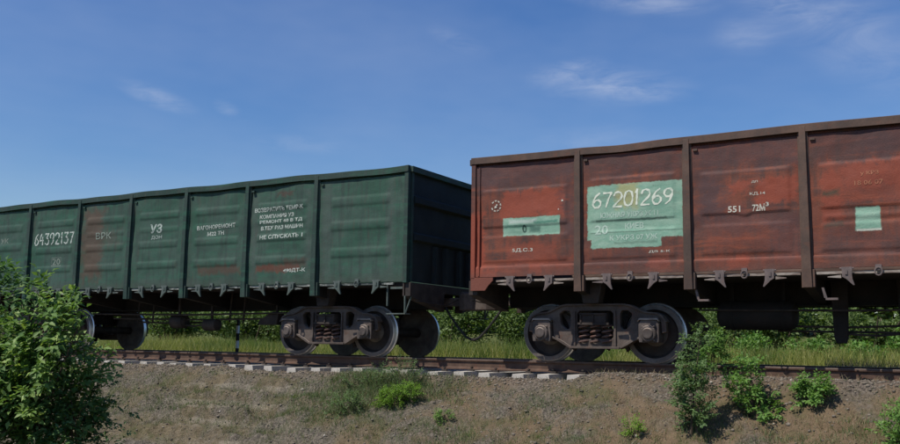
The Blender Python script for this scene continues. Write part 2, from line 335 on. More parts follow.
def axis_pts(segs):
    out = []
    for a, b, st in segs: out += list(np.arange(a, b, st))
    return np.array(out + [segs[-1][1]])
gx = axis_pts([(-900, -100, 100), (-100, -24, 6), (-24, -14, .5), (-14, 9.2, .036), (9.2, 24, .5), (24, 100, 6), (100, 900, 100)])
gy = axis_pts([(-300, -40, 30), (-40, -14, 3), (-14, -2.6, .4), (-2.6, .3, .032), (.3, 4, .12), (4, 14, .4), (14, 60, 3), (60, 300, 30), (300, 1500, 200)])
GX, GY = np.meshgrid(gx, gy); GZ = ground_z(GX, GY)
v = np.stack([GX, GY, GZ], -1).reshape(-1, 3); nx = len(gx); ii, jj = np.meshgrid(np.arange(nx-1), np.arange(len(gy)-1)); k = (jj*nx+ii).ravel()
me = np_mesh('ground', v, np.stack([k, k+1, k+nx+1, k+nx], -1), 4)
t = MT('slope_soil', .95, 0, .2)
pos = t.n('ShaderNodeNewGeometry').outputs['Position']; X_, Y_, Z_ = t.n('ShaderNodeSeparateXYZ', (pos,)).outputs
n_b = t.noise(.9, 6, .65, vec=pos, dist=.5); n_m = t.noise(6, 6, .7, vec=pos); n_f = t.noise(48, 6, .78, vec=pos)
gravel = t.n('ShaderNodeTexVoronoi', {'Vector': pos, 'Scale': 34.0}, feature='F1')
gcol = t.n('ShaderNodeSeparateColor', (gravel.outputs['Color'],)).outputs[0]
soil = t.mix(t.ramp(n_m, .35, .65), (.092, .073, .044), (.168, .134, .084))
stones = t.mix(gcol, (.060, .053, .044), (.18, .155, .122))
c = t.mix(t.ramp(n_b, .42, .60), stones, soil)
warm = t.f('MULTIPLY', t.ramp(X_, -1.5, 1.5), t.ramp(n_b, .38, .62)); c = t.mix(t.f('MULTIPLY', warm, .6), c, (.170, .112, .068))
led = t.f('MULTIPLY', t.ramp(t.f('SINE', t.f('MULTIPLY', t.f('ADD', Z_, t.f('MULTIPLY', n_b, .22)), 22.0)), .1, .8), t.f('MULTIPLY', t.f('MULTIPLY', t.ramp(X_, -5.6, -4.2), t.ramp(X_, -.9, -2.0)), t.ramp(t.noise(2.3, 5, .7, vec=pos), .40, .60))); c = t.mix(t.f('MULTIPLY', led, .55), c, (.28, .245, .19))
moss = t.f('MULTIPLY', t.ramp(t.noise(1.7, 5, .7, vec=pos), .50, .66), .55); c = t.mix(moss, c, (.070, .078, .030))
c = t.mix(t.f('MULTIPLY', t.ramp(n_f, .56, .72), .7), c, (.27, .23, .17)); c = t.mix(t.f('MULTIPLY', t.ramp(n_f, .46, .32), .7), c, (.035, .028, .022))
track = t.f('MULTIPLY', t.ramp(Y_, -.15, .25), t.ramp(Y_, 3.4, 2.9)); bal = t.mix(gcol, (.06, .045, .037), (.20, .155, .125)); c = t.mix(t.f('MULTIPLY', track, .85), c, bal)
field = t.ramp(Y_, 3.0, 4.2); c = t.mix(field, c, t.mix(n_m, (.06, .085, .022), (.12, .13, .045)))
t.color(c).bump(t.f('ADD', t.f('MULTIPLY', gravel.outputs['Distance'], -1.0), t.f('MULTIPLY', n_f, 1.0)), .75, .02)
tag(link('ground', me, t.m, smooth=False), kind='structure')
me.polygons.foreach_set('use_smooth', [True]*len(me.polygons))

# ================================================================ TRACK
trk = empty('railway_track', (0, 1.56, CREST), 'rusty railway track on pale concrete sleepers running under both wagons', 'railway track')
prof = [(-.075, -.18), (.075, -.18), (.075, -.165), (.02, -.145), (.010, -.13), (.010, -.045), (.018, -.038), (.0375, -.030), (.0375, -.004)]
full = prof + [(-a, b) for a, b in reversed(prof)]
for y0 in (.765, 2.355):
    mb = MB(); mb.prism([(a+y0, b-.003) for a, b in full], 'x', -90, 70)
    r_ = mb.build('rail', M['rail'], trk)
    mb = MB(); mb.box(-90, 70, y0-.036, y0+.036, -.006, 0)
    mb.build('rail_head', M['railhead'], r_, bevel=.003)
SL = MB(); SL.prism([(-.13, -.42), (.13, -.42), (.10, -.205), (-.10, -.205)], 'y', -1.35, 1.35)
slm = SL.mesh('sleeper'); slm.materials.append(M['sleeper'])
CLP = MB(); CLP.box(-.05, .05, -.925, -.872, -.205, -.165); CLP.tube([(0, -.90, -.17), (0, -.90, -.125)], .014, 6); CLP.box(-.022, .022, -.922, -.878, -.145, -.13)
clm = CLP.mesh('rail_fastening'); clm.materials.append(M['castdark'])
for i in range(-36, 34):
    x = .44+.53*i+random.uniform(-.03, .03)
    o = bpy.data.objects.new('sleeper', slm); COL.objects.link(o); o.parent = trk; o.location = (x, random.uniform(-.08, .06), .30+random.uniform(-.02, .006)); o.rotation_euler = (random.uniform(-.01, .01), 0, random.uniform(-.05, .05))
    q = bpy.data.objects.new('rail_fastening', clm); COL.objects.link(q); q.parent = o; q.location = (0, 0, 0)

# ================================================================ WAGONS
def sheet_h(kind, X, Z):
    """outward relief of the pressed side sheets"""
    h = np.zeros_like(X)
    def rib(x0, x1, z, hh=.075, d=.026):
        ex = sstep(x0, x0+.07, X)*sstep(x1, x1-.07, X)
        t_ = np.clip(np.abs(Z-z)/hh, 0, 1); return d*ex*np.where(t_ < 1, (1-t_**3)**1.0, 0)
    if kind == 'green':
        ps = [0]+GP+[-12.9]
        for i in range(7):
            a, b = ps[i+1], ps[i]
            if i in (0, 6):
                for z in (2.90, 2.44, 1.93): h = h + rib(a+.32, b-.36 if i == 0 else b-.3, z, .10, .017)
            else:
                for z in (2.93, 2.62, 2.30, 1.85): h = h + rib(a+.22, b-.22, z + .01*math.sin(i*3), .085 if z != 2.62 else .06, .016 if z != 2.62 else .008)
    else:
        ps = [1.335]+RP+[14.07]
        for i in range(7):
            a, b = ps[i], ps[i+1]
            ex = sstep(a+.17, a+.24, X)*sstep(b-.17, b-.24, X)
            def band(z0, z1, d): return d*ex*sstep(z0-.012, z0+.022, Z)*sstep(z1+.022, z1-.012, Z)
            top = 2.88 if i != 1 else 2.93
            lowz = 2.24 + (.045*np.exp(-((X-5.92)/.09)**2)*-1 if i == 2 else 0)
            h = h + band(lowz, top, .017) + band(1.64, 2.08 if i != 3 else 2.02, .012)
            if i == 3: h = h + rib(a+.22, b-.2, 2.12, .04, .01)
        h = h + .018*sstep(1.585, 1.56, Z)
    h = h - .05*sstep(3.318, 3.332, Z)
    ph = 3 if kind == 'green' else 50
    h = h + fbm(X*.9+ph, Z*1.1, 3)*.026 + fbm(X*3.1+ph, Z*3.4, 3)*.011
    return h
GP = [-2.09, -3.86, -5.59, -7.30, -9.04, -10.85]
RP = [3.30, 5.08, 6.76, 8.64, 10.32, 12.10]
def relief(kind, x, z): return float(sheet_h(kind, np.array([x]), np.array([z]))[0])
def top_dip(kind, x):
    if kind == 'red': return -.035*math.exp(-((x-4.0)/.55)**2) - .012*math.exp(-((x-2.9)/.6)**2) + .006*math.sin(x*2.1)
    return -.010*math.exp(-((x+.9)/.5)**2) + .008*math.sin(x*1.7) + .006*math.sin(x*4.3)

def stroke_glyphs(text, x0, z0, w, h, gap, sw, kind, jitter=0.0, stencil=False, slant=0.0):
    G = {'0': [[(.5,1),(.85,.9),(1,.6),(1,.35),(.85,.1),(.5,0),(.15,.1),(0,.35),(0,.6),(.15,.9),(.5,1)]],
         '1': [[(.15,.78),(.5,1),(.5,0)]] if not stencil else [[(.25,.85),(.55,1),(.55,0)]],
         '2': [[(0,.75),(.15,.95),(.5,1),(.85,.93),(1,.7),(.85,.5),(.3,.22),(0,0),(1,0)]],
         '3': [[(0,.98),(.95,.98),(.45,.6),(.85,.52),(1,.3),(.85,.06),(.45,0),(0,.12)]],
         '4': [[(.3,1),(0,.4),(1,.4)],[(.78,.7),(.78,0)]],
         '6': [[(.8,1),(.35,.8),(.05,.45),(.05,.2),(.3,0),(.7,0),(1,.18),(1,.38),(.7,.54),(.35,.5),(.08,.33)]],
         '7': [[(0,.97),(1,.97),(.6,.5),(.4,0)]],
         '9': [[(.95,.68),(.65,.48),(.3,.48),(.02,.66),(.05,.86),(.32,1),(.7,1),(.95,.86),(.97,.6),(.7,.2),(.25,0)]]}
    mb = MB(); x = x0
    for ch in text:
        ww = w*(.45 if ch == '1' else 1)
        jz = random.uniform(-jitter, jitter); js = 1+random.uniform(-jitter, jitter)*2
        for path in G[ch]:
            pts = []
            for (a, b), (c_, d_) in zip(path[:-1], path[1:]):
                n = max(2, int(max(abs(c_-a)*w, abs(d_-b)*h)/.025))
                for i in range(n): pts.append((a+(c_-a)*i/n, b+(d_-b)*i/n))
            pts.append(path[-1])
            P3 = []
            for a, b in pts:
                if stencil: a = min(max(a, 0), 1)
                P3.append(Vector((x+a*ww+slant*b*h, 0, z0+jz+b*h*js)))
            for i in range(len(P3)-1):
                if stencil and .44 < pts[i][1] < .54: continue
                p, q = P3[i], P3[i+1]; t_ = (q-p); 
                if t_.length < 1e-6: continue
                t_.normalize(); nrm = Vector((-t_.z, 0, t_.x)); s0 = sw*(.9+.25*math.sin(i*1.3+x*9))/2
                e = t_*s0*.5; vs = []
                for r_ in (p-e-nrm*s0, q+e-nrm*s0, q+e+nrm*s0, p-e+nrm*s0):
                    vs.append((r_.x, -relief(kind, r_.x, r_.z)-.0035-.00005*(i % 7), r_.z))
                mb.add(vs, [(0, 1, 2, 3)])
        x += ww+gap
    me = bpy.data.meshes.new('lettering'); me.from_pydata(mb.v, [], mb.f); me.update(); return me
def font_mesh(text, x0, x1, z0, h, kind, slope=0.0, bold=.012):
    cu = bpy.data.curves.new('lettering', 'FONT'); cu.body = text; cu.size = 1; cu.offset = bold; cu.resolution_u = 2
    o = bpy.data.objects.new('lettering', cu); COL.objects.link(o)
    me = bpy.data.meshes.new_from_object(o.evaluated_get(bpy.context.evaluated_depsgraph_get())); bpy.data.objects.remove(o); bpy.data.curves.remove(cu)
    xs = [v.co.x for v in me.vertices]; ys = [v.co.y for v in me.vertices]; a, b = min(xs), max(xs); c_, d_ = min(ys), max(ys)
    bm = bmesh.new(); bm.from_mesh(me)
    for v_ in bm.verts: v_.co = ((v_.co.x-a)/(b-a)*(x1-x0)+x0, 0, (v_.co.y-c_)/(d_-c_)*h+z0)
    for _ in range(2):
        bmesh.ops.triangulate(bm, faces=bm.faces)
        L = [e for e in bm.edges if e.calc_length() > .05]
        if L: bmesh.ops.subdivide_edges(bm, edges=L, cuts=1)
    bmesh.ops.triangulate(bm, faces=bm.faces)
    for v_ in bm.verts:
        z_ = v_.co.z + slope*(v_.co.x-x0); v_.co = (v_.co.x, -relief(kind, v_.co.x, z_)-.004, z_)
    bm.to_mesh(me); bm.free(); return me

def axle_parts(root, bogie, px, y0=1.56):
    """wheelsets, side frames, axle boxes of a three-piece bogie"""
    out = [(0,.945),(.50,.945),(.60,.925),(.72,.865),(.84,.815),(1.02,.795),(1.12,.75),(1.18,.65),(1.19,.50),(1.11,.48),(1.10,.66),(1.06,.72),(.80,.72),(.755,.66),(.74,.42),(.64,.37),(.54,.31),(.44,.255),(0,.24)]
    poly = out + [(-a, b) for a, b in reversed(out[1:-1])]
    win = [(-.31,.41),(-.31,.80),(-.27,.84),(.27,.84),(.31,.80),(.31,.41),(.27,.38),(-.27,.38)]
    def side(s): return [(s*a, b) for a, b in ((.43,.80),(.46,.845),(.56,.845),(.63,.79),(.60,.62),(.53,.54),(.46,.54),(.43,.60))]
    for sy in (-1, 1):
        yc = y0 + sy*1.018
        me = shape_mesh('side_frame', poly, [win, side(1), side(-1)], -.055, .055)
        me.transform(Matrix.Translation((px, yc, 0))); fr = link('side_frame', me, M['cast'], bogie)
        mb = MB()       # flanges give the casting its channel section
        mb.box(px-.50, px+.50, yc-.095, yc+.095, .925, .955); mb.box(px-.43, px+.43, yc-.11, yc+.11, .225, .262)
        for s_ in (-1, 1):
            mb.prism([(px+s_*a, b) for a, b in ((.50,.953),(.61,.936),(.73,.878),(.85,.826),(1.03,.806),(1.135,.762),(1.20,.66),(1.175,.65),(1.11,.74),(1.01,.782),(.84,.80),(.71,.85),(.59,.91),(.50,.925))], 'y', yc-.09, yc+.09)
            mb.prism([(px+s_*a, b) for a, b in ((.43,.225),(.55,.285),(.66,.35),(.76,.395),(.76,.425),(.64,.385),(.53,.325),(.43,.262))], 'y', yc-.09, yc+.09)
            mb.prism([(px+s_*a, b) for a, b in ((.335,.84),(.365,.84),(.365,.27),(.335,.27))], 'y', yc-.085, yc+.085)
            mb.prism([(px+s_*a, b) for a, b in ((.78,.73),(1.08,.73),(1.10,.69),(1.08,.70),(.79,.70),(.76,.66),(.745,.69))], 'y', yc-.13, yc+.13)
        mb.build('frame_flange', M['cast'], fr.parent, bevel=.004)
        for k in (-.2, 0, .2):
            pts = []
            for i in range(0, 61):
                a = i/60*2*math.pi*4.0; pts.append((px+k+.082*math.cos(a), yc-.02+.082*math.sin(a), .285+.32*i/60))
            MB().tube(pts, .0175, 6).build('bolster_spring', M['spring'], bogie, smooth=True)
        mb = MB(); yo = yc - sy*-.0
        mb.box(px-.27, px+.27, yc-.15, yc+.15, .605, .645); mb.box(px-.235, px+.235, yc-.14, yc+.14, .645, .80)
        ya, yb = (yc-.165, yc-.14) if sy < 0 else (yc+.14, yc+.165)
        for u in (-.225, -.015, .195): mb.box(px+u, px+u+.03, ya, yb, .645, .79)
        mb.box(px-.235, px+.235, ya, yb, .77, .80)
        mb.build('bolster_end', M['castdark'], bogie, bevel=.004)
    for u in (-.925, .925):
        for sy in (-1, 1):
            yi = y0+sy*.72        # inner face of rim
            s = sy
            prof = [(0, .085), (.0, .11), (.0+.02, .11), (.035, .20), (.02, .36), (.0, .41), (.0, .43), (0.0, .492), (.012, .504), (.024, .497), (.034, .478), (.124, .471), (.134, .463), (.136, .455), (.136, .392), (.100, .378), (.055, .35), (.065, .20), (.155, .13), (.165, .12), (.165, .085)]
            mis = [0]*(len(prof)-1)
            for i in (9, 10, 11): mis[i] = 1
            for i in (14, 15, 16): mis[i] = 2  # web segments take dark steel, shade of the recess painted into the colour
            mb = MB(); mb.lathe([(s*a, r_) for a, r_ in prof], (px+u, yi, .475), 'y', 56, mis)
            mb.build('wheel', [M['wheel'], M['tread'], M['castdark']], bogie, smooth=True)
            yb = y0+sy*1.018
            mb = MB(); mb.prism([(px+u+a, b) for a, b in ((-.155,.335),(.155,.335),(.165,.40),(.165,.62),(.13,.685),(-.13,.685),(-.165,.62),(-.165,.40))], 'y', yb-.135, yb+.135)
            yo = yb+sy*.135
            mb.lathe([(0, .13), (s*.045, .13), (s*.055, .11), (s*.055, .09), (s*.075, .085), (s*.08, .07)], (px+u, yo, .475), 'y', 20)
            for k in range(4):
                a = math.pi/4+k*math.pi/2; mb.lathe([(0, .018), (s*.03, .018), (s*.032, .010)], (px+u+.148*math.cos(a)*.9, yo, .475+.148*math.sin(a)), 'y', 8)
            mb.build('axle_box', M['boxface'], bogie, bevel=.008)
            mb = MB(); mb.prism([(px+u+a, b) for a, b in ((-.17,.665),(-.15,.715),(.15,.715),(.17,.665),(.145,.69),(-.145,.69))], 'y', *sorted((yb+sy*.03, yb+sy*.158))); mb.build('box_adapter', M['edge'], bogie)  # pale lip: sunlit top edge of the box put into its colour
        mb = MB(); mb.lathe([(-1.0, .065), (-.7, .095), (-.6, .085), (0, .08), (.6, .085), (.7, .095), (1.0, .065)], (px+u, y0, .475), 'y', 20)
        mb.build('axle', M['castdark'], bogie, smooth=True)
        for sy in (-1, 1):   # brake shoe and hanger on the inner side of each wheel
            si = -1 if u > 0 else 1; mb = MB()
            pts = [(px+u+si*(.50*math.cos(a)+.0), .475+.50*math.sin(a)) for a in [R(d) for d in (-32, -16, 0, 16, 30)]]
            ptb = [(px+u+si*(.555*math.cos(a)), .475+.555*math.sin(a)) for a in [R(d) for d in (30, 0, -32)]]
            mb.prism(pts+ptb, 'y', y0+sy*.77, y0+sy*.85); mb.tube([(px+u+si*.56, y0+sy*.80, .45), (px+u+si*.40, y0+sy*.80, .85)], .018, 6)
            mb.build('brake_shoe', M['castdark'], bogie)

def wagon(kind, x0, x1, posts, root, M_side, M_plain, M_edge, M_latch):
    T, B, Wd = 3.48, 1.40 if kind == 'red' else 1.37, 3.12
    n1_ = int((x1-x0)/.022); xs = np.linspace(x0, x1, n1_); zs = np.linspace(B, T-.10, 96)
    XX, ZZ = np.meshgrid(xs, zs); H = sheet_h(kind, XX, ZZ); nn = len(xs)
    a, b = np.meshgrid(np.arange(nn-1), np.arange(len(zs)-1)); k = (b*nn+a).ravel(); fq = np.stack([k, k+1, k+nn+1, k+nn], -1)
    for side in (0, 1):
        YY = -H if side == 0 else Wd+H
        v0 = np.stack([XX, YY, ZZ], -1).reshape(-1, 3); v1 = v0.copy(); v1[:, 1] += .05 if side == 0 else -.05
        N = len(v0); rim = []
        for c_ in ([(i, i+1) for i in range(nn-1)] + [((len(zs)-1)*nn+i+1, (len(zs)-1)*nn+i) for i in range(nn-1)] + [((j+1)*nn, j*nn) for j in range(len(zs)-1)] + [(j*nn+nn-1, (j+1)*nn+nn-1) for j in range(len(zs)-1)]):
            rim.append((c_[1], c_[0], c_[0]+N, c_[1]+N))
        F_ = np.concatenate([fq, fq[:, ::-1]+N, np.array(rim)])
        if side: F_ = F_[:, ::-1]
        me = np_mesh('side_wall', np.concatenate([v0, v1]), F_, 4); link('side_wall', me, M_side if side == 0 else M_plain, root, smooth=True)
    # top rail, slightly bent
    for side in (0, 1):
        mb = MB(); xs_ = np.arange(x0-.015, x1+.015, .12); s = -1 if side == 0 else 1; yb = 0 if side == 0 else Wd
        ring = []
        for x in list(xs_)+[x1+.015]:
            d = top_dip(kind, x); yo = yb+s*(.052+.004*math.sin(x*3)); yi = yb-s*.06
            ring.append([(x, yo, T-.115+d), (x, yo, T-.008+d), (x, yo-s*.012, T+d), (x, yi, T+d), (x, yi, T-.115+d)])
        vs = [p for r_ in ring for p in r_]; fs = []
        for i in range(len(ring)-1):
            for j in range(5): fs.append((i*5+j, i*5+(j+1) % 5, (i+1)*5+(j+1) % 5, (i+1)*5+j))
        fs.append((0, 1, 2, 3, 4)); e = (len(ring)-1)*5; fs.append(tuple(range(e+4, e-1, -1)))
        mb.add(vs, fs); mb.build('top_rail', M_plain, root)
    # posts: pressed hat section tapering to the top, foot spread under the wall
    for p in posts:
        for side in (0, 1):
            s = -1 if side == 0 else 1; yb = 0 if side == 0 else Wd; mb = MB(); d = top_dip(kind, p)
            def Y(q): return yb+s*q
            lv = [(1.13, .085, .070, .068), (1.40, .082, .080, .062), (2.4, .078, .078, .055), (3.2, .074, .068, .050), (T-.04+d, .072, .060, .048)]
            vs = []
            for z, w0, dep, w1 in lv: vs += [(p-w0, Y(-.045), z), (p-w0, Y(.018), z), (p-w1, Y(.022), z), (p-w1*.92, Y(dep), z), (p+w1*.92, Y(dep), z), (p+w1, Y(.022), z), (p+w0, Y(.018), z), (p+w0, Y(-.045), z)]
            fs = [(i*8+j, i*8+(j+1) % 8, (i+1)*8+(j+1) % 8, (i+1)*8+j) for i in range(4) for j in range(8)] + [tuple(range(8)), tuple(range(39, 31, -1))]
            mb.add(vs, fs)
            if side == 0: mb.box(p+.062, p+.098, Y(-.04), Y(.045), 1.135, 1.385)
            mb.build('side_post', M_plain, root, bevel=.004)
            if side == 0:
                mb = MB(); mb.box(p+.10, p+.165, Y(-.01), Y(.035), T-.24, T-.205); mb.build('post_lug', M_plain, root)
    # corner posts, end walls with pressings
    for e, xe in ((-1, x0), (1, x1)):
        for side in (0, 1):
            s = -1 if side == 0 else 1; yb = 0 if side == 0 else Wd
            a, b = sorted((yb+s*.035, yb-s*.10)); mb = MB(); xa, xb = sorted((xe-e*.07, xe+e*.014)); mb.box(xa, xb, a, b, B-.03, T-.116); 
            xa, xb = sorted((xe+e*.015, xe+e*.045)); a, b = sorted((yb-s*.06, yb-s*.12)); mb.box(xa, xb, a, b, B-.0, T-.116)
            mb.build('corner_post', M_side if kind == 'red' else M_plain, root, bevel=.006)
        ys = np.linspace(.12, Wd-.12, 90); zz = np.linspace(B, T-.12, 70); YY, Z2 = np.meshgrid(ys, zz)
        h = fbm(YY*1.5+9, Z2*1.5, 3)*.02
        me_v = np.stack([xe+e*(.0+h), YY, Z2], -1).reshape(-1, 3); n2 = len(ys); a_, b_ = np.meshgrid(np.arange(n2-1), np.arange(len(zz)-1)); k2 = (b_*n2+a_).ravel()
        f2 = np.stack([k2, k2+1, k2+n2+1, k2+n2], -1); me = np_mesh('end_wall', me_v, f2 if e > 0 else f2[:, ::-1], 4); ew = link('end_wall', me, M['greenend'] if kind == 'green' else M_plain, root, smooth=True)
        mb = MB(); xa, xb = sorted((xe+e*.002, xe-e*.05)); mb.box(xa, xb, -.05, Wd+.05, T-.115, T-.002)
        xa, xb = sorted((xe+e*.001, xe+e*.08)); mb.box(xa, xb, .02, Wd-.02, T-.118, T-.012); mb.build('end_top_rail', M_plain, root, bevel=.005)
        def hat(z):
            q = MB(); q.prism([(xe-e*.02, z-.11), (xe+e*.075, z-.055), (xe+e*.075, z+.055), (xe-e*.02, z+.11)], 'y', .14, Wd-.14); return q
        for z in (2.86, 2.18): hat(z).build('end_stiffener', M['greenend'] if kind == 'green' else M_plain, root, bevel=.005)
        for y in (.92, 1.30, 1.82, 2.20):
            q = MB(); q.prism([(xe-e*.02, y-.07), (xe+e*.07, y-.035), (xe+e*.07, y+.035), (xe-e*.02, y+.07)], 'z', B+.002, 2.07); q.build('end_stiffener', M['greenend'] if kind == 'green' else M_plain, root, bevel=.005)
        q = MB(); xa, xb = sorted((xe-e*.10, xe+e*.07))
        q.prism([(.02,1.345),(.02,1.10),(.25,1.05),(1.22,.86),(1.22,1.20),(1.90,1.20),(1.90,.86),(2.87,1.05),(3.10,1.10),(3.10,1.345)], 'x', xa, xb)
        q.build('end_beam', M['castdark'], root, bevel=.008)
        # coupler with claw head
        q = MB(); X = lambda d: xe+e*d
        def bx(a, b, *r_): a, b = sorted((X(a), X(b))); q.box(a, b, *r_)
        bx(-.3, .30, 1.48, 1.64, .98, 1.14)
        hd = [(.28, -.14), (.42, -.21), (.60, -.22), (.655, -.16), (.60, -.06), (.50, -.03), (.50, .05), (.62, .12), (.70, .20), (.62, .25), (.42, .24), (.28, .14)]
        q.prism([(X(a), 1.56+e*b) for a, b in hd], 'z', .90, 1.22)
        bx(.30, .40, 1.44, 1.68, 1.215, 1.25)
        q.build('coupler', M['cast'], root, bevel=.012)
        # uncoupling rod and end handrail
        q = MB(); q.tube([(X(.10), .15, 1.02), (X(.12), .6, 1.0), (X(.13), 1.2, .98), (X(.28), 1.38, 1.10)], .011, 6); q.build('uncoupling_rod', M['castdark'], root)
        # air hose drooping to meet its neighbour
        q = MB(); q.tube([(X(.05), 1.30, .95), (X(.16), 1.28, .80), (X(.34), 1.28, .58), (X(.52), 1.28, .40), (X(.64), 1.28, .345), (X(.67), 1.28, .36)], [.026, .022, .022, .022, .026, .03], 8)
        q.build('air_hose', M['rubber'], root, smooth=True)
        # foot step and tie rods at the corner
        for side in (0, 1):
            yb = 0.02 if side == 0 else Wd-.06; q = MB()
            if e == 1 or kind == 'green':
                for xx in (-.42, -.04): a, b = sorted((X(xx), X(xx-.022*1))); q.box(a, b, yb, yb+.04, .80 if xx > -.3 else .93, B)
                a, b = sorted((X(-.36), X(-.10))); q.box(a, b, yb, yb+.05, 1.235, 1.275)
                a, b = sorted((X(-.44), X(-.03))); q.box(a, b, yb-.01, yb+.17, .78, .80)
                q.tube([(X(-.04), yb+.02, .80), (X(.06), yb+.05, 1.10)], .014, 6)
                q.build('foot_step', M_latch, root)
    if kind == 'red':   # gusseted corner foot, bright primer
        q = MB(); q.prism([(x0-.008, 1.39), (x0-.008, 1.17), (x0+.27, 1.17), (x0+.33, 1.25), (x0+.42, 1.34), (x0+.42, 1.39)], 'y', -.035, -.004); q.build('corner_foot', M_side, root, bevel=.004)
        q = MB(); q.box(x0+.13, x0+.155, -.028, -.006, 1.42, 3.30); q.build('edge_strip', M_side, root)
    # bottom edge details, bay by bay
    ps = [x0]+sorted(posts)+[x1]
    lm = {}
    for s in (-1, 1):
        q = MB(); q.prism([(s*a, b) for a, b in ((-.06,1.405),(.075,1.405),(.075,1.36),(.07,1.30),(.075,1.24),(.10,1.155),(.085,1.15),(-.005,1.24),(-.055,1.27),(-.055,1.34))], 'y', -.062, -.030)
        q.box(-.05, .05, -.06, .01, 1.33, 1.40); q.tube([(s*-.085, -.045, 1.385), (s*.095, -.045, 1.385)], .014, 6); q.box(-.016, .016, -.075, -.06, 1.30, 1.36)
        lm[s] = q.mesh('hatch_latch'); lm[s].materials.append(M_latch)
    q = MB(); q.tube([(.045*math.cos(a), -.05, 1.335+.055*math.sin(a)) for a in [2*math.pi*i/12 for i in range(13)]], .011, 6, cap=False); q.box(-.04, .04, -.045, -.02, 1.35, 1.43)
    ring = q.mesh('latch_ring'); ring.materials.append(M_latch)
    def put(name, me, x, side):
        o = bpy.data.objects.new(name, me); COL.objects.link(o); o.parent = root; rl = rootloc(root)
        o.location = (x-rl.x, (0 if side == 0 else Wd)-rl.y, -rl.z); o.rotation_euler = (0, 0, math.pi if side else 0)
    for i in range(7):
        a, b = ps[i], ps[i+1]; L = b-a; q1, q2 = (a+L*.27, a+L*.70)
        if kind == 'red' and i == 0: q1, q2 = 2.08, 2.80
        for side in (0, 1):
            put('hatch_latch', lm[1 if side == 0 else -1], q1, side); put('hatch_latch', lm[-1 if side == 0 else 1], q2, side); put('latch_ring', ring, (q1+q2)/2-.0, side)
        a2 = a+.11 if i else a+(.46 if kind == 'red' else .3); b2 = b-.10 if i < 6 else b-.3
        q = MB(); q.box(a2, b2, .012, .06, 1.315, 1.352); q.build('hatch_edge', M_edge, root)
        q = MB()
        for xx, s in ((q1, -1), (q2, 1)):
            x_a = xx+s*.07; x_b = xx+s*(.20+.05*random.random())
            q.add([(x_a, -.03, 1.255), (x_b, -.03, 1.268), (x_b, -.03, 1.278), (x_a, -.03, 1.298), (x_a, .0, 1.255), (x_b, .0, 1.268), (x_b, .0, 1.278), (x_a, .0, 1.298)], [(0,1,2,3),(7,6,5,4),(0,4,5,1),(1,5,6,2),(2,6,7,3),(3,7,4,0)])
        q.build('hatch_hinge', M_edge if random.random() < .6 else M_latch, root)
    # floor hatches and underframe
    q = MB(); q.box(x0+.03, x1-.03, .062, Wd-.062, 1.30, 1.36); q.build('floor', M['under'], root)
    q = MB(); yc = Wd/2
    for s in (-1, 1): q.box(x0+.05, x1-.05, yc+s*.175-.012, yc+s*.175+.012, .94, 1.299); q.box(x0+.05, x1-.05, *sorted((yc+s*.19, yc+s*.30)), .925, .94)
    q.box(x0+.05, x1-.05, yc-.17, yc+.17, 1.27, 1.298)
    for p in posts: q.prism([(.06, 1.299), (.06, 1.13), (yc-.2, .95), (yc+.2, .95), (Wd-.06, 1.13), (Wd-.06, 1.299)], 'x', p-.07, p+.07)
    q.build('underframe', M['under'], root)
    # bogies
    for bx_ in ((x0+x1)/2-4.325, (x0+x1)/2+4.325):
        mb = MB(); mb.box(bx_-.19, bx_+.19, .70, 2.42, .62, .82); mb.lathe([(.82, .20), (.925, .20)], (bx_, yc, 0), 'z', 20)
        mb.box(bx_-.14, bx_+.14, .74, .95, .82, .93); mb.box(bx_-.14, bx_+.14, 2.17, 2.38, .82, .93)
        bog = mb.build('bogie', M['castdark'], root)
        q = MB(); q.prism([(bx_-.13, .96), (bx_+.13, .96), (bx_+.20, 1.299), (bx_-.20, 1.299)], 'y', .30, .52); q.build('side_bearing', M['castdark'], root)
        axle_parts(root, bog, bx_)
        q = MB(); q.tube([(bx_-.75, yc, .50), (bx_+.75, yc, .50)], .03, 8)
        for s in (-1, 1): q.tube([(bx_+s*.36, .80, .42), (bx_+s*.42, yc, .46), (bx_+s*.36, 2.32, .42)], .025, 6)
        q.build('brake_rigging', M['castdark'], root)
    return root

red = empty('open_goods_wagon', (7.70, 1.56, 0), 'rusty red open goods wagon with turquoise patches and painted number 67201269', 'goods wagon', 'coupled open goods wagons')
grn = empty('open_goods_wagon', (-6.45, 1.56, 0), 'dark green open goods wagon with white stencilled number 64392137', 'goods wagon', 'coupled open goods wagons')
RO = (7.70, 1.56, 0); GO = (-6.45, 1.56, 0)
mr = red_paint('red_oxide_side', RO); mrp = metal_mat('brown_posts', (.065, .042, .032), (.115, .068, .048), 2.2, .7, .25)
mg, mgp = green_paint('green_side', GO), green_paint('green_posts', GO, True)
wagon('red', 1.335, 14.07, RP, red, mr, mrp, M['edge'], M['latchred'])
wagon('green', -12.90, 0, GP, grn, mg, mgp, M['edgegreen'], M['latchgreen'])

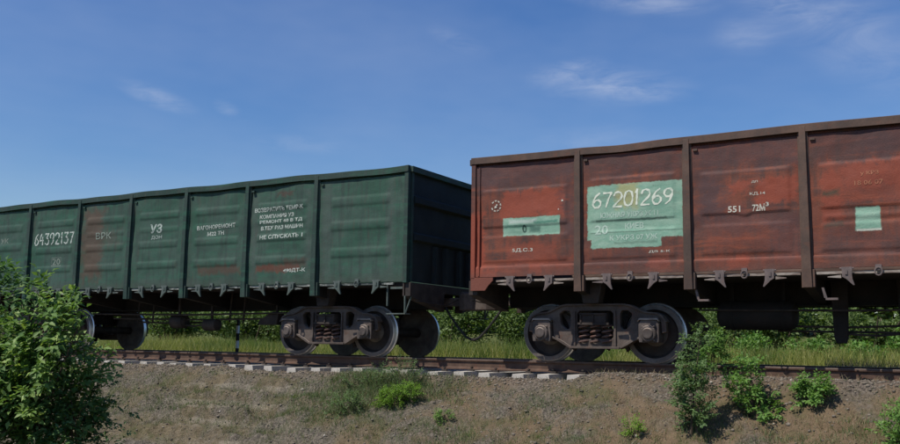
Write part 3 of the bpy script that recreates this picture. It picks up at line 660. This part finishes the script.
# brake gear hung below the floors
def gear_tank(root, x0, x1, y, z, r, name='air_reservoir'):
    q = MB(); q.lathe([(x0, r*.55), (x0+.05, r*.9), (x0+.12, r), (x1-.12, r), (x1-.05, r*.9), (x1, r*.55)], (0, y, z), 'x', 24)
    for x in (x0+.2, x1-.22): q.box(x, x+.05, y-.02, y+.02, z+r*.8, 1.30); q.lathe([(x, r+.008), (x+.05, r+.008)], (0, y, z), 'x', 24)
    q.build(name, M['under'], root, smooth=True)
gear_tank(red, 5.22, 6.42, 1.15, .78, .225)
def hanger(root, x0, x1, y, z0, mat='under', name='brake_hanger'):
    q = MB(); q.prism([(x0-.03, 1.30), (x0, z0+.08), (x0+.03, z0), (x1-.03, z0), (x1, z0+.08), (x1+.03, 1.30)], 'y', y, y+.10); q.build(name, M[mat], root, bevel=.01)
hanger(red, 6.93, 7.12, 1.10, .36); hanger(red, 7.83, 8.02, 1.10, .36)
for zz_, xa, xb, yy in ((.62, 6.2, 8.0, 1.2), (.545, 6.1, 9.6, 1.25), (.50, 7.1, 7.9, 1.15), (.86, 5.0, 9.8, .9)):
    MB().tube([(xa, yy, zz_), ((xa+xb)/2, yy, zz_-.02), (xb, yy, zz_+.01)], .017, 6).build('brake_rod', M['castdark'], red)
gear_tank(red, 8.3, 8.9, 1.0, .80, .17, 'brake_cylinder')
for xx in (5.2, 6.98):
    q = MB(); q.box(xx, xx+.16, .0, .10, .955, .985); q.prism([(xx-.02, .985), (xx+.02, .985), (xx-.02, 1.13), (xx-.05, 1.13)], 'y', .02, .06); q.build('lever_bracket', M['latchred'], red)
# green wagon gear
q = MB(); q.lathe([(-6.95, .08), (-6.9, .15), (-6.55, .15), (-6.5, .08)], (0, 1.0, .67), 'x', 20); q.box(-6.75, -6.70, .98, 1.02, .8, 1.3); q.build('air_reservoir', M['castdark'], grn, smooth=True)
q = MB(); q.lathe([(-5.95, .06), (-5.9, .13), (-5.55, .13), (-5.5, .05)], (0, 1.0, .60), 'x', 20); q.box(-5.75, -5.70, .98, 1.02, .7, 1.3); q.build('brake_cylinder', M['castdark'], grn, smooth=True)
q = MB(); q.prism([(-4.25, .60), (-3.75, .60), (-3.70, .86), (-3.86, .88), (-4.1, .76), (-4.22, .70)], 'y', .85, 1.05); q.box(-3.85, -3.8, .93, .97, .86, 1.3); q.build('brake_valve', M['castdark'], grn, bevel=.01)
for zz_, xa, xb, yy in ((.74, -8.9, -3.0, 1.0), (.66, -8.2, -5.6, 1.15), (.60, -6.6, -5.9, 1.0), (.84, -9.4, -3.0, .8)):
    MB().tube([(xa, yy, zz_), ((xa+xb)/2, yy, zz_-.03), (xb, yy, zz_+.01)], .02, 6).build('brake_rod', M['castdark'], grn)
for xx in (-8.2, -7.7, -5.3, -4.9): MB().tube([(xx, 1.1, .66), (xx+.05, 1.1, 1.3)], .022, 6).build('brake_lever', M['castdark'], grn)

# lettering on the sides ---------------------------------------------
WL = letter_mat('letters_white_on_green', (.44, .49, .44), (.04, .085, .06), .75); WM = letter_mat('letters_worn', (.34, .40, .36), (.05, .09, .07), .75); WF = letter_mat('letters_faded', (.20, .24, .20), (.05, .07, .05), .8)
WR = letter_mat('letters_white_on_red', (.52, .50, .42), (.18, .08, .05), .8); WT = letter_mat('letters_white_on_turquoise', (.66, .70, .58), (.24, .38, .29), .5)
WTF = letter_mat('letters_faint_on_turquoise', (.42, .54, .45), (.24, .38, .29), .7); WO = letter_mat('letters_orange', (.38, .15, .08), (.16, .05, .03), .6); DK = letter_mat('letters_dark', (.03, .07, .05), (.2, .36, .28), .4)
def letters(me, mat, root): link('lettering', me, mat, root)
letters(stroke_glyphs('64392137', -10.66, 2.455, .135, .26, .058, .034, 'green', stencil=True, slant=.0), WL, grn)
letters(font_mesh('20', -9.97, -9.68, 1.96, .15, 'green'), WF, grn); 
q = MB(); 
for (a, b, c_, d_) in ((-10.0, -9.65, 1.93, 1.94), (-10.0, -9.65, 2.125, 2.135), (-10.0, -9.99, 1.94, 2.125), (-9.66, -9.65, 1.94, 2.125)):
    n_ = 6
    for i in range(n_):
        xa, xb = a+(b-a)*i/n_, a+(b-a)*(i+1)/n_; q.add([(x, -relief('green', x, z)-.004, z) for x, z in ((xa, c_), (xb, c_), (xb, d_), (xa, d_))], [(0, 1, 2, 3)])
me = bpy.data.meshes.new('lettering'); me.from_pydata(q.v, [], q.f); letters(me, WF, grn)
letters(font_mesh('ВРК', -8.46, -7.95, 2.50, .15, 'green'), WF, grn)
letters(font_mesh('УЗ', -6.70, -6.33, 2.55, .20, 'green', 0, .03), WM, grn); letters(font_mesh('ДОН', -6.66, -6.33, 2.41, .09, 'green'), WM, grn)
letters(font_mesh('ВАГОНОРЕМОНТ', -5.28, -4.19, 2.545, .088, 'green', .015, .02), WL, grn); letters(font_mesh('М22 ТН', -4.97, -4.50, 2.41, .085, 'green', .02, .02), WL, grn)
for s_, a, b, z, h in (('ВОЗВРАТИТЬ ТЕМР-К', -3.69, -2.43, 2.825, .085), ('КОМПАНИЯ УЗ', -3.55, -2.67, 2.69, .08), ('РЕМОНТ 60 В ТД', -3.54, -2.44, 2.575, .08), ('В.ТЕХ РАЗ МАШИН', -3.51, -2.43, 2.455, .08), ('НЕ СПУСКАТЬ 1', -3.52, -2.42, 2.27, .085)):
    letters(font_mesh(s_, a, b, z, h, 'green', .012, .025), WL, grn)
letters(font_mesh('490ДТ-К', -2.89, -2.34, 1.59, .085, 'green', .01, .02), WL, grn)
letters(font_mesh('УК', -12.0, -11.7, 2.55, .12, 'green'), WF, grn)
letters(stroke_glyphs('67201269', 3.54, 2.47, .135, .235, .042, .030, 'red', .012, slant=.08), WT, red)
letters(font_mesh('ЮЖНАЯ УКРЗ Ж 11', 3.68, 4.62, 2.29, .085, 'red'), WTF, red); letters(font_mesh('20', 3.58, 3.80, 2.03, .15, 'red'), WTF, red)
letters(font_mesh('КИЕВ', 4.08, 4.38, 2.10, .095, 'red', 0, .02), WTF, red); letters(font_mesh('К УКРЗ 07 УЖ', 3.83, 4.60, 1.925, .085, 'red'), WTF, red)
letters(font_mesh('ДВ 5-К', 4.46, 4.80, 1.705, .04, 'red'), WR, red); letters(font_mesh('5Д.С.3', 2.10, 2.48, 1.80, .07, 'red'), WR, red)
letters(font_mesh('0', 2.29, 2.37, 2.13, .13, 'red', 0, .03), DK, red)
letters(font_mesh('551', 5.68, 5.86, 2.26, .095, 'red', 0, .02), WR, red); letters(font_mesh('72М', 6.03, 6.21, 2.26, .105, 'red', 0, .02), WR, red); letters(font_mesh('3', 6.22, 6.265, 2.325, .06, 'red', 0, .02), WR, red)
letters(font_mesh('ДП', 6.03, 6.12, 2.68, .035, 'red'), WR, red); letters(font_mesh('КД.14', 6.00, 6.22, 2.495, .05, 'red'), WR, red)
letters(font_mesh('у КРЗ', 7.50, 7.73, 2.665, .07, 'red'), WO, red); letters(font_mesh('18 06 07', 7.42, 7.78, 2.54, .065, 'red'), WO, red)
q = MB()     # round repair mark
for k in range(9):
    if k == 4: continue
    a0, a1 = 2*math.pi*k/9, 2*math.pi*(k+.62)/9
    q.add([(1.80+r_*math.cos(a), -relief('red', 1.80+r_*math.cos(a), 2.61+r_*math.sin(a))-.005, 2.61+r_*math.sin(a)) for r_, a in ((.075, a0), (.10, a0), (.10, a1), (.075, a1))], [(0, 1, 2, 3)])
for dx_, dz_, w_ in ((-.03, -.02, .045), (.0, .015, .03)): q.add([(1.80+dx_+a*w_, -relief('red', 1.8, 2.61)-.006, 2.61+dz_+b*w_) for a, b in ((0, -.5), (1, -.3), (.9, .5), (.1, .4))], [(0, 1, 2, 3)])
for x_, z_, w_ in ((3.0, 2.61, .035), (2.94, 2.475, .022)): q.add([(x_+a*w_, -relief('red', x_, z_)-.006, z_+b*w_) for a, b in ((0, 0), (1, .1), (.8, 1), (.1, .9))], [(0, 1, 2, 3)])
me = bpy.data.meshes.new('repair_mark'); me.from_pydata(q.v, [], q.f); link('repair_mark', me, WR, red)

# ================================================================ LINESIDE POST
pst = empty('marker_post', (-7.6, 3.8, -.5), 'thin black and white banded lineside post seen beneath the green wagon', 'marker post')
for i in range(7):
    z = -.5+i*.19; MB().box(-7.63, -7.57, 3.77, 3.83, z, z+.19).build('band', M['white' if i % 2 else 'black'], pst)

# ================================================================ VEGETATION
def leaf_mat(name, a, b, c, trans=.35, rough=.55):
    t = MT(name, rough, 0, .35); rn = t.n('ShaderNodeNewGeometry').outputs['Random Per Island']
    cr = t.mix(t.ramp(rn, 0.0, .6), a, b); cr = t.mix(t.ramp(rn, .72, 1.0), cr, c); t.color(cr)
    tr = t.n('ShaderNodeBsdfTranslucent'); t.t.links.new(t.mix(1.0, cr, (1.25, 1.35, .6, 1), 'MULTIPLY'), tr.inputs['Color'])
    mx_ = t.n('ShaderNodeMixShader', {0: trans}); t.t.links.new(t.b.outputs[0], mx_.inputs[1]); t.t.links.new(tr.outputs[0], mx_.inputs[2])
    t.t.links.new(mx_.outputs[0], t.t.nodes['Material Output'].inputs['Surface']); return t.m
L_bush = leaf_mat('leaf_bush', (.075, .15, .038), (.14, .24, .06), (.30, .40, .13))
L_bushd = leaf_mat('leaf_bush_dark', (.05, .115, .04), (.085, .17, .055), (.17, .26, .09))
L_lime = leaf_mat('leaf_lime', (.10, .20, .018), (.15, .27, .025), (.20, .32, .05))
L_weed = leaf_mat('leaf_weed', (.09, .19, .036), (.14, .27, .055), (.22, .35, .09))
L_blue = leaf_mat('leaf_bluegreen', (.075, .14, .045), (.115, .19, .065), (.17, .26, .10))
L_hedge = leaf_mat('leaf_hedge', (.075, .125, .034), (.12, .18, .048), (.18, .24, .075))
L_grass = leaf_mat('grass_tall', (.20, .24, .055), (.30, .31, .085), (.42, .37, .17), .35)
L_grassg = leaf_mat('grass_green', (.10, .16, .036), (.15, .21, .05), (.24, .26, .09), .35)
L_grassb = leaf_mat('grass_slope', (.075, .12, .045), (.12, .17, .065), (.20, .22, .10), .3)
L_straw = leaf_mat('grass_dry', (.22, .17, .095), (.33, .26, .155), (.14, .14, .06), .2)
t = MT('bark', .9); t.color(t.mix(t.noise(20, 4), (.05, .035, .022), (.10, .075, .05))); M['bark'] = t.m

def leaves(P, D, N, L, Wd, fold=.25):
    """P base points, D directions, N approximate normals (n,3); folded pointed leaves of four triangles"""
    D = D/np.linalg.norm(D, axis=1, keepdims=True); Sd = np.cross(D, N); Sd /= np.maximum(np.linalg.norm(Sd, axis=1, keepdims=True), 1e-6); Nn = np.cross(Sd, D)
    L = L[:, None]; w = Wd[:, None]
    v = np.stack([P, P+D*L*.45-Sd*w*.5+Nn*w*fold, P+D*L*.5-Nn*w*.02, P+D*L*.45+Sd*w*.5+Nn*w*fold, P+D*L-Nn*L*.12], 1)
    n = len(P); b = (np.arange(n)*5)[:, None]
    f = np.concatenate([b+[0, 2, 1], b+[0, 3, 2], b+[1, 2, 4], b+[2, 3, 4]], 1).reshape(-1, 3)
    return v.reshape(-1, 3), f
def rnd_unit(n):
    v = RNG.normal(size=(n, 3)); return v/np.linalg.norm(v, axis=1, keepdims=True)
def shrub_mesh(name, prof, ntw, leaf, per=11, leaflets=5, seed=0, up=.6, tw_len=.42, inner=.35):
    """crown made of twigs carrying compound leaves; prof: list of (cx, cy, cz, rx, ry, rz) lobes"""
    Ps, Ds, Ns, Ls, Ws = [], [], [], [], []; stems = MB(); rs = np.random.default_rng(seed)
    wts = np.array([p[3]*p[4]*p[5] for p in prof])**.8; wts /= wts.sum()
    for k in range(ntw):
        cx, cy, cz, rx, ry, rz = prof[rs.choice(len(prof), p=wts)]
        u = rs.normal(size=3); u /= np.linalg.norm(u); rr = (inner+(1-inner)*rs.random()**.6)
        p0 = np.array([cx, cy, cz])+u*np.array([rx, ry, rz])*rr*.92
        d = u*.8+np.array([0, 0, up])+rs.normal(size=3)*.35; d /= np.linalg.norm(d); ln = tw_len*(.6+.8*rs.random())
        pts = [p0+d*ln*t_+np.array([0, 0, -.12*ln])*t_*t_*2 for t_ in np.linspace(0, 1, 5)]
        if k % 2 == 0: stems.tube([tuple(q_) for q_ in pts[:4]], [.006, .005, .004, .003], 4, cap=False)
        for j in range(per):
            t_ = (j+.5)/per; b = p0+d*ln*t_+np.array([0, 0, -.24*ln])*t_*t_
            sd = np.cross(d, rs.normal(size=3)); sd /= np.linalg.norm(sd)
            rd = sd*.9+d*(.5+.5*t_)+np.array([0, 0, .15]); rd /= np.linalg.norm(rd); lr = leaf*2.0*(.7+.5*rs.random())
            nr = np.array([0, 0, 1.0])+rs.normal(size=3)*.35-np.array([0, .35, 0]); s2 = np.cross(rd, nr); s2 /= np.linalg.norm(s2)
            for q_ in range(leaflets):
                if q_ == leaflets-1: o_, dd = 1.0, rd
                else: o_ = .35+.55*(q_//2)/max(1, (leaflets-1)//2); dd = rd*.5+s2*(1 if q_ % 2 else -1)
                Ps.append(b+rd*lr*o_*.75); Ds.append(dd+np.array([0, 0, -.22])+rs.normal(size=3)*.12); Ns.append(nr+rs.normal(size=3)*.2)
                l_ = leaf*(.75+.5*rs.random()); Ls.append(l_); Ws.append(l_*.52)
    v, f = leaves(np.array(Ps), np.array(Ds), np.array(Ns), np.array(Ls), np.array(Ws))
    return np_mesh(name, v, f, 3), stems
def shrub(name, loc, lobes, ntw, leaf, mat, label, cat, group=None, stems=5, **k):
    root = empty(name, loc, label, cat, group)
    me, st = shrub_mesh('foliage', lobes, ntw, leaf, **k)
    o = bpy.data.objects.new('foliage', me); COL.objects.link(o); me.materials.append(mat); o.parent = root
    for i in range(stems):
        c = lobes[i % len(lobes)]; a = random.uniform(0, 6.28)
        e = (c[0]+.3*c[3]*math.cos(a), c[1]+.3*c[4]*math.sin(a), c[2]+c[5]*.5)
        st.tube([(random.uniform(-.06, .06), random.uniform(-.06, .06), -.05), (e[0]*.4+.05*math.cos(a), e[1]*.4, e[2]*.45), e], [.022, .015, .006] if c[2] > .6 else [.009, .006, .003], 6)
    s_ = st.build('stem', M['bark']); s_.parent = root
    return root
# big bush in the left foreground (three plants grown into each other)
shrub('leafy_shrub', (-2.50, -5.6, -1.5), [(.05, 0, .7, .72, .7, .72), (.38, .1, 1.40, .42, .5, .62), (.50, .0, 2.02, .20, .25, .36), (.75, .1, 1.75, .18, .25, .36), (.12, 0, 1.5, .2, .3, .3)], 135, .110, L_bush,
      'tall leafy green bush rising in front of the green wagon number', 'bush', None, 6, seed=3, per=9, inner=.2)
shrub('leafy_shrub', (-3.25, -5.9, -1.5), [(0, 0, .8, .8, .8, .85), (.05, 0, 1.55, .48, .5, .60), (.30, 0, 2.2, .30, .3, .30), (.52, 0, 2.30, .20, .25, .20)], 130, .118, L_bushd,
      'darker leafy bush at the left edge of the photo beside the taller one', 'bush', None, 6, seed=4, per=9, tw_len=.36)
shrub('leafy_shrub', (-1.75, -5.3, -1.5), [(-.15, 0, .42, .50, .5, .36), (-.30, .1, .85, .34, .4, .30)], 80, .066, L_bushd,
      'low dark bush spreading at the foot of the tall leafy bush', 'bush', None, 4, seed=5, per=9)
def gz(x, y): return float(ground_z(np.array([x]), np.array([y]))[0])
def weed(x, y, lobes, ntw, leaf, mat, label, cat='weed', name='weed_plant', group='weeds on the embankment', **k):
    return shrub(name, (x, y, gz(x, y)-.02), lobes, ntw, leaf, mat, label, cat, group, 4, **k)
weed(.22, -.72, [(0, 0, .14, .24, .16, .13), (.27, .05, .23, .20, .14, .12), (-.12, -.03, .05, .12, .10, .08)], 170, .030, L_lime, 'bright lime green leafy weed on the slope below the green wagon bogie', per=8, tw_len=.12, seed=21, leaflets=3)
weed(.10, -.22, [(0, 0, .24, .36, .14, .22), (-.55, 0, .12, .34, .14, .18), (-.95, -.1, .08, .2, .12, .12)], 110, .026, L_blue, 'grey green bushy weed standing above the lime green one', per=8, tw_len=.22, seed=22, leaflets=3, up=1.2)
weed(5.40, -1.00, [(0, 0, .40, .20, .2, .36), (-.06, 0, .82, .18, .18, .26), (.12, 0, 1.20, .12, .12, .16)], 92, .046, L_blue, 'tall dark feathery weed beside the near wheel of the red wagon', per=9, tw_len=.22, seed=23, leaflets=5, up=.9)
weed(6.00, -.38, [(.14, 0, .14, .26, .2, .14), (-.06, 0, .40, .24, .2, .20), (-.02, 0, .74, .10, .12, .13)], 66, .052, L_weed, 'mid green leafy weed between the dark weed and the round one', per=7, tw_len=.16, seed=24, leaflets=5)
weed(6.76, -.16, [(0, 0, .18, .16, .2, .13), (.03, 0, .27, .22, .18, .09)], 50, .048, L_weed, 'small rounded green weed close to the rail under the red wagon', per=7, tw_len=.14, seed=25, leaflets=5)
weed(8.05, -1.15, [(0, 0, .3, .32, .25, .3), (.1, 0, .55, .26, .25, .25)], 140, .042, L_weed, 'leafy green weed at the right edge of the photo', per=7, tw_len=.18, seed=26, leaflets=5)
weed(4.55, -1.12, [(0, 0, .12, .10, .10, .14)], 26, .035, L_lime, 'small yellow green sprig low on the slope left of the dark weed', per=7, tw_len=.12, seed=27, leaflets=3)
weed(-.62, -1.0, [(0, 0, .14, .30, .18, .16), (.3, 0, .2, .15, .12, .12)], 80, .026, L_blue, 'blue green weed low on the slope left of the lime green one', per=8, tw_len=.18, seed=28, leaflets=3, up=1.0)
weed(1.4, -1.0, [(0, 0, .08, .12, .10, .08)], 26, .028, L_weed, 'tiny green weed on bare soil below the lime green one', per=7, tw_len=.1, seed=29, leaflets=3)
# plant grown up between the rails behind the wheels of the red wagon
weed(5.35, .30, [(0, 0, .25, .18, .12, .25), (.02, 0, .50, .12, .10, .16)], 80, .036, L_weed, 'leafy weed growing against the rail right of the big wheel', per=7, tw_len=.16, seed=30, leaflets=5)

# distant hedge and shrubs beyond the grass
def clump_mesh(name, seed, w, h, n, leaf):
    rs = np.random.default_rng(seed); lobes = [(rs.uniform(-.6, .6)*w, rs.uniform(-.4, .4)*w, rs.uniform(.35, .85)*h, rs.uniform(.3, .5)*w, rs.uniform(.3, .5)*w, rs.uniform(.2, .34)*h) for _ in range(11)]
    P = []; Nn = []
    for k in range(n):
        c = lobes[rs.integers(len(lobes))]; u = rs.normal(size=3); u /= np.linalg.norm(u); r_ = .55+.5*rs.random()
        P.append(np.array(c[:3])+u*np.array(c[3:])*r_); Nn.append(u)
    P = np.array(P); P[:, 2] = np.abs(P[:, 2]); Nn = np.array(Nn)+rs.normal(size=(n, 3))*.6
    D = rs.normal(size=(n, 3)); L = leaf*(.6+.8*rs.random(n)); v, f = leaves(P, D, Nn, L, L*.6)
    me = np_mesh(name, v, f, 3); return me
hm = [clump_mesh('foliage', 60+i, 1.5+.3*(i % 3), 1.9+.35*i, 5200, .13) for i in range(4)]
for q_ in hm: q_.materials.append(L_hedge)
sm = MB()
for k in range(7): a = k*.9; sm.tube([(.1*math.cos(a), .1*math.sin(a), -.2), (.45*math.cos(a), .45*math.sin(a), .9), (.9*math.cos(a), .8*math.sin(a), 1.7)], [.05, .035, .015], 6)
smm = sm.mesh('stem'); smm.materials.append(M['bark'])
HL = 'dark green shrub in the hedge far behind the wagons'
for i in range(34):
    x = -66+i*2.55+random.uniform(-.5, .5); y = 19+random.uniform(-1.6, 1.8)+max(0, -x-12)*.15
    e = empty('hedge_shrub', (x, y, gz(x, y)-.1), HL, 'shrub', 'shrubs of the far hedge'); e.rotation_euler = (0, 0, random.uniform(0, 6.28)); s_ = random.uniform(.9, 1.25); e.scale = (s_*1.2, s_, s_*(.85 if x < 2 else 1.0))
    for nm, me in (('foliage', hm[i % 4]), ('stem', smm)):
        o = bpy.data.objects.new(nm, me); COL.objects.link(o); o.parent = e
for i in range(26):
    x = -70+i*4.4+random.uniform(-.8, .8); y = 36+random.uniform(-2, 2)
    e = empty('distant_shrub', (x, y, gz(x, y)-.2), 'tall bushy growth on the skyline beyond the hedge', 'shrub', 'distant bushes on the skyline'); e.scale = (3.0, 2.4, 1.55+.3*random.random()); e.rotation_euler = (0, 0, 0)
    for nm, me in (('foliage', hm[(i*3) % 4]), ('stem', smm)):
        o = bpy.data.objects.new(nm, me); COL.objects.link(o); o.parent = e
lowm = [clump_mesh('foliage', 80+i, .55, .8, 1300, .075) for i in range(3)]
for q_ in lowm: q_.materials.append(L_weed)
for i, (x, y, s_) in enumerate([(-1.2, 9.4, 1.2), (.3, 10.2, 1.3), (5.2, 9.5, 1.1), (6.4, 9.2, 1.1), (7.2, 10.5, 1.4), (3.6, 10.6, 1.2), (-6.6, 9.8, 1.2), (8.9, 9.2, 1.1)]):
    e = empty('field_shrub', (x, y, gz(x, y)), 'low green shrub in the tall grass beyond the track', 'shrub', 'low shrubs in the grass'); e.scale = (s_*1.2, s_, s_); e.rotation_euler = (0, 0, i*1.7)
    o = bpy.data.objects.new('foliage', lowm[i % 3]); COL.objects.link(o); o.parent = e

# grasses ------------------------------------------------------------
def grass(name, X, Y, H, Wd, mat, label, lean=.35, seed=1, zoff=0):
    rs = np.random.default_rng(seed); n = len(X); Z = ground_z(X, Y)-.02+zoff
    a = rs.random(n)*6.283; D = np.stack([np.cos(a), np.sin(a)], -1); fa = rs.random(n)*6.283; S_ = np.stack([np.cos(fa), np.sin(fa)], -1)*Wd[:, None]
    ln = lean*(.3+rs.random(n))*H; V = []
    for t_, w in ((0, 1), (.5, .75), (1, .12)):
        cx = X+D[:, 0]*ln*t_*t_; cy = Y+D[:, 1]*ln*t_*t_; cz = Z+H*(t_-.12*t_*t_)
        V.append(np.stack([cx-S_[:, 0]*w/2, cy-S_[:, 1]*w/2, cz], -1)); V.append(np.stack([cx+S_[:, 0]*w/2, cy+S_[:, 1]*w/2, cz], -1))
    v = np.stack(V, 1).reshape(-1, 3); b = (np.arange(n)*6)[:, None]; f = np.concatenate([b+[0, 1, 3, 2], b+[2, 3, 5, 4]], 1).reshape(-1, 4)
    o = link(name, np_mesh(name, v, f, 4), mat); tag(o, label, 'grass', kind='stuff'); return o
rs = np.random.default_rng(5)
def scatter(n, x0, x1, y0, y1, dens=None, thr=.5, patch=None):
    X = rs.uniform(x0, x1, n); Y = rs.uniform(y0, y1, n)
    if patch is not None: k = patch(X, Y) > rs.random(n); X, Y = X[k], Y[k]
    return X, Y
X, Y = scatter(52000, -22, 12, 3.5, 8.5); fn = fbm(X*.5, Y*.5+40); H = np.clip(.68+.28*fn+rs.normal(size=len(X))*.12, .25, 1.1)*(.22+.78*sstep(4.7, 6.2, Y))
k = fbm(X*.3+5, Y*.4+9) > -.02
grass('tall_grass', X[k], Y[k], H[k], .010+.010*rs.random(k.sum()), L_grass, 'tall yellow green grass beyond the track', seed=2)
grass('green_grass', X[~k], Y[~k], H[~k]*1.05, .012+.010*rs.random((~k).sum()), L_grassg, 'deeper green grass patches beyond the track', seed=3)
X, Y = scatter(60000, -40, 22, 8.3, 20); H = np.clip(.66+.34*fbm(X*.4, Y*.4), .3, 1.1)
grass('far_grass', X, Y, H, .02+.015*rs.random(len(X)), L_grass, 'rough green meadow in front of the far hedge', seed=4)
X, Y = scatter(75000, -13.5, 9.2, -2.3, .05, patch=lambda x, y: np.clip(.36+1.5*fbm(x*1.1+3, y*1.6), 0.04, 1))
grass('dry_grass', X, Y, .025+.075*rs.random(len(X))**1.6, .003+.003*rs.random(len(X)), L_straw, 'thin dry straw coloured grass on the embankment slope', lean=1.1, seed=5)
def gpatch(x, y):
    c = [(-.75, -.62, .8, .42, 3.0), (-.1, -.15, .9, .3, 3.0), (.35, .0, .6, .25, 2.5), (-3.0, -1.2, 1.4, .5, .5), (-1.0, -.9, .8, .4, .8), (2.6, -.75, .7, .3, .3), (7.6, -.9, .7, .6, .5), (-5.5, -1.1, 1.6, .5, .5), (-4.2, -.5, 1.0, .25, .4), (2.2, -1.5, 1.2, .3, .6), (4.2, -1.4, 1.0, .3, .5), (3.2, -.5, .8, .25, .4), (6.8, -1.0, .9, .3, .45), (5.6, -.9, .6, .4, .5), (1.2, -1.4, 1.6, .3, .4)]
    m_ = sum(w*np.exp(-((x-a)/sx)**2-((y-b)/sy)**2) for a, b, sx, sy, w in c); return np.clip(m_*(.75+1.4*fbm(x*3, y*3)), 0, 1)+.045
X, Y = scatter(140000, -13.5, 9.2, -2.3, .15, patch=gpatch); bst = np.exp(-((X+.3)/1.0)**2-((Y+.30)/.45)**2)
grass('slope_grass', X, Y, .05+.10*rs.random(len(X))+.26*bst*rs.random(len(X)), .004+.004*rs.random(len(X)), L_grassb, 'short green grass tufts scattered over the embankment slope', lean=.7, seed=6)
cx_ = rs.uniform(-13, 9, 420); cy_ = rs.uniform(-2.0, .0, 420); ci = rs.integers(0, 420, 9000); sp_ = .03+.03*rs.random(420)[ci]
X = cx_[ci]+rs.normal(size=9000)*sp_; Y = cy_[ci]+rs.normal(size=9000)*sp_; gsel = ci % 3 == 0
grass('dry_tufts', X[~gsel], Y[~gsel], .06+.13*rs.random((~gsel).sum()), .003+.003*rs.random((~gsel).sum()), L_straw, 'dry straw coloured tufts on the embankment slope', lean=.6, seed=12)
grass('green_tufts', X[gsel], Y[gsel], .05+.10*rs.random(gsel.sum()), .004+.003*rs.random(gsel.sum()), L_grassg, 'small green tufts on the embankment slope', lean=.6, seed=13)
X, Y = scatter(3600, -13, 9, -.05, .6); grass('shoulder_grass', X, Y, .04+.10*rs.random(len(X)), .004+.003*rs.random(len(X)), L_straw, 'sparse dry grass along the sleeper ends', lean=.8, seed=8)
X, Y = scatter(1500, 6.4, 8.6, 3.6, 5.2); grass('dry_stalks', X, Y, .30+.30*rs.random(len(X)), .010+.006*rs.random(len(X)), leaf_mat('dead_stalk', (.17, .14, .10), (.25, .21, .16), (.12, .10, .09), .1), 'dry grey brown stalks behind the rail under the red wagon', lean=.3, seed=9)
# gravel -------------------------------------------------------------
def gravel_mesh(name, X, Y, Sz, seed, zo=0):
    rs_ = np.random.default_rng(seed); n = len(X); bm = bmesh.new(); bmesh.ops.create_icosphere(bm, subdivisions=1, radius=1); bv = np.array([v_.co[:] for v_ in bm.verts]); bf = np.array([[v_.index for v_ in f_.verts] for f_ in bm.faces]); bm.free()
    bv[:, 2] *= .7; Z = ground_z(X, Y)+zo; a = rs_.random(n)*6.283; ca, sa = np.cos(a), np.sin(a); nv = len(bv)
    j = 1+rs_.normal(size=(n, nv, 3))*.16; B_ = bv[None]*j*Sz[:, None, None]*np.stack([np.ones(n), .6+.4*rs_.random(n), .6+.5*rs_.random(n)], -1)[:, None, :]
    V = np.stack([B_[..., 0]*ca[:, None]-B_[..., 1]*sa[:, None]+X[:, None], B_[..., 0]*sa[:, None]+B_[..., 1]*ca[:, None]+Y[:, None], B_[..., 2]+Z[:, None]], -1)
    return np_mesh(name, V.reshape(-1, 3), (bf[None]+(np.arange(n)*nv)[:, None, None]).reshape(-1, 3), 3)
t = MT('stone', .9); rn = t.n('ShaderNodeNewGeometry').outputs['Random Per Island']; c = t.mix(rn, (.08, .068, .054), (.22, .185, .145)); c = t.mix(t.ramp(rn, .95, 1), c, (.42, .38, .32)); t.color(c).bump(t.noise(60, 4), .3, .004)
X, Y = scatter(15000, -13.5, 9.2, -2.2, .2, patch=lambda x, y: np.clip(.45-1.5*fbm(x*1.1+3, y*1.6), .08, 1))
tag(link('slope_gravel', gravel_mesh('slope_gravel', X, Y, .005+.014*rs.random(len(X))**2.2, 1), t.m), 'loose grey brown gravel strewn over the embankment slope', 'gravel', kind='stuff')
X, Y = scatter(2600, -13.5, 9.2, -2.2, .2)
tag(link('slope_stones', gravel_mesh('slope_stones', X, Y, .012+.028*rs.random(len(X))**2.5, 7, .004), t.m), 'scattered larger stones on the embankment slope', 'stones', kind='stuff')
X, Y = scatter(9000, -18, 12, .02, 3.15)
X = np.concatenate([X, rs.uniform(-13.5, 9, 2600)]); Y = np.concatenate([Y, rs.normal(.15, .10, 2600)])
tag(link('track_ballast', gravel_mesh('track_ballast', X, Y, .014+.018*rs.random(len(X)), 2), t.m), 'brown ballast stones lying between the sleepers', 'ballast', kind='stuff')
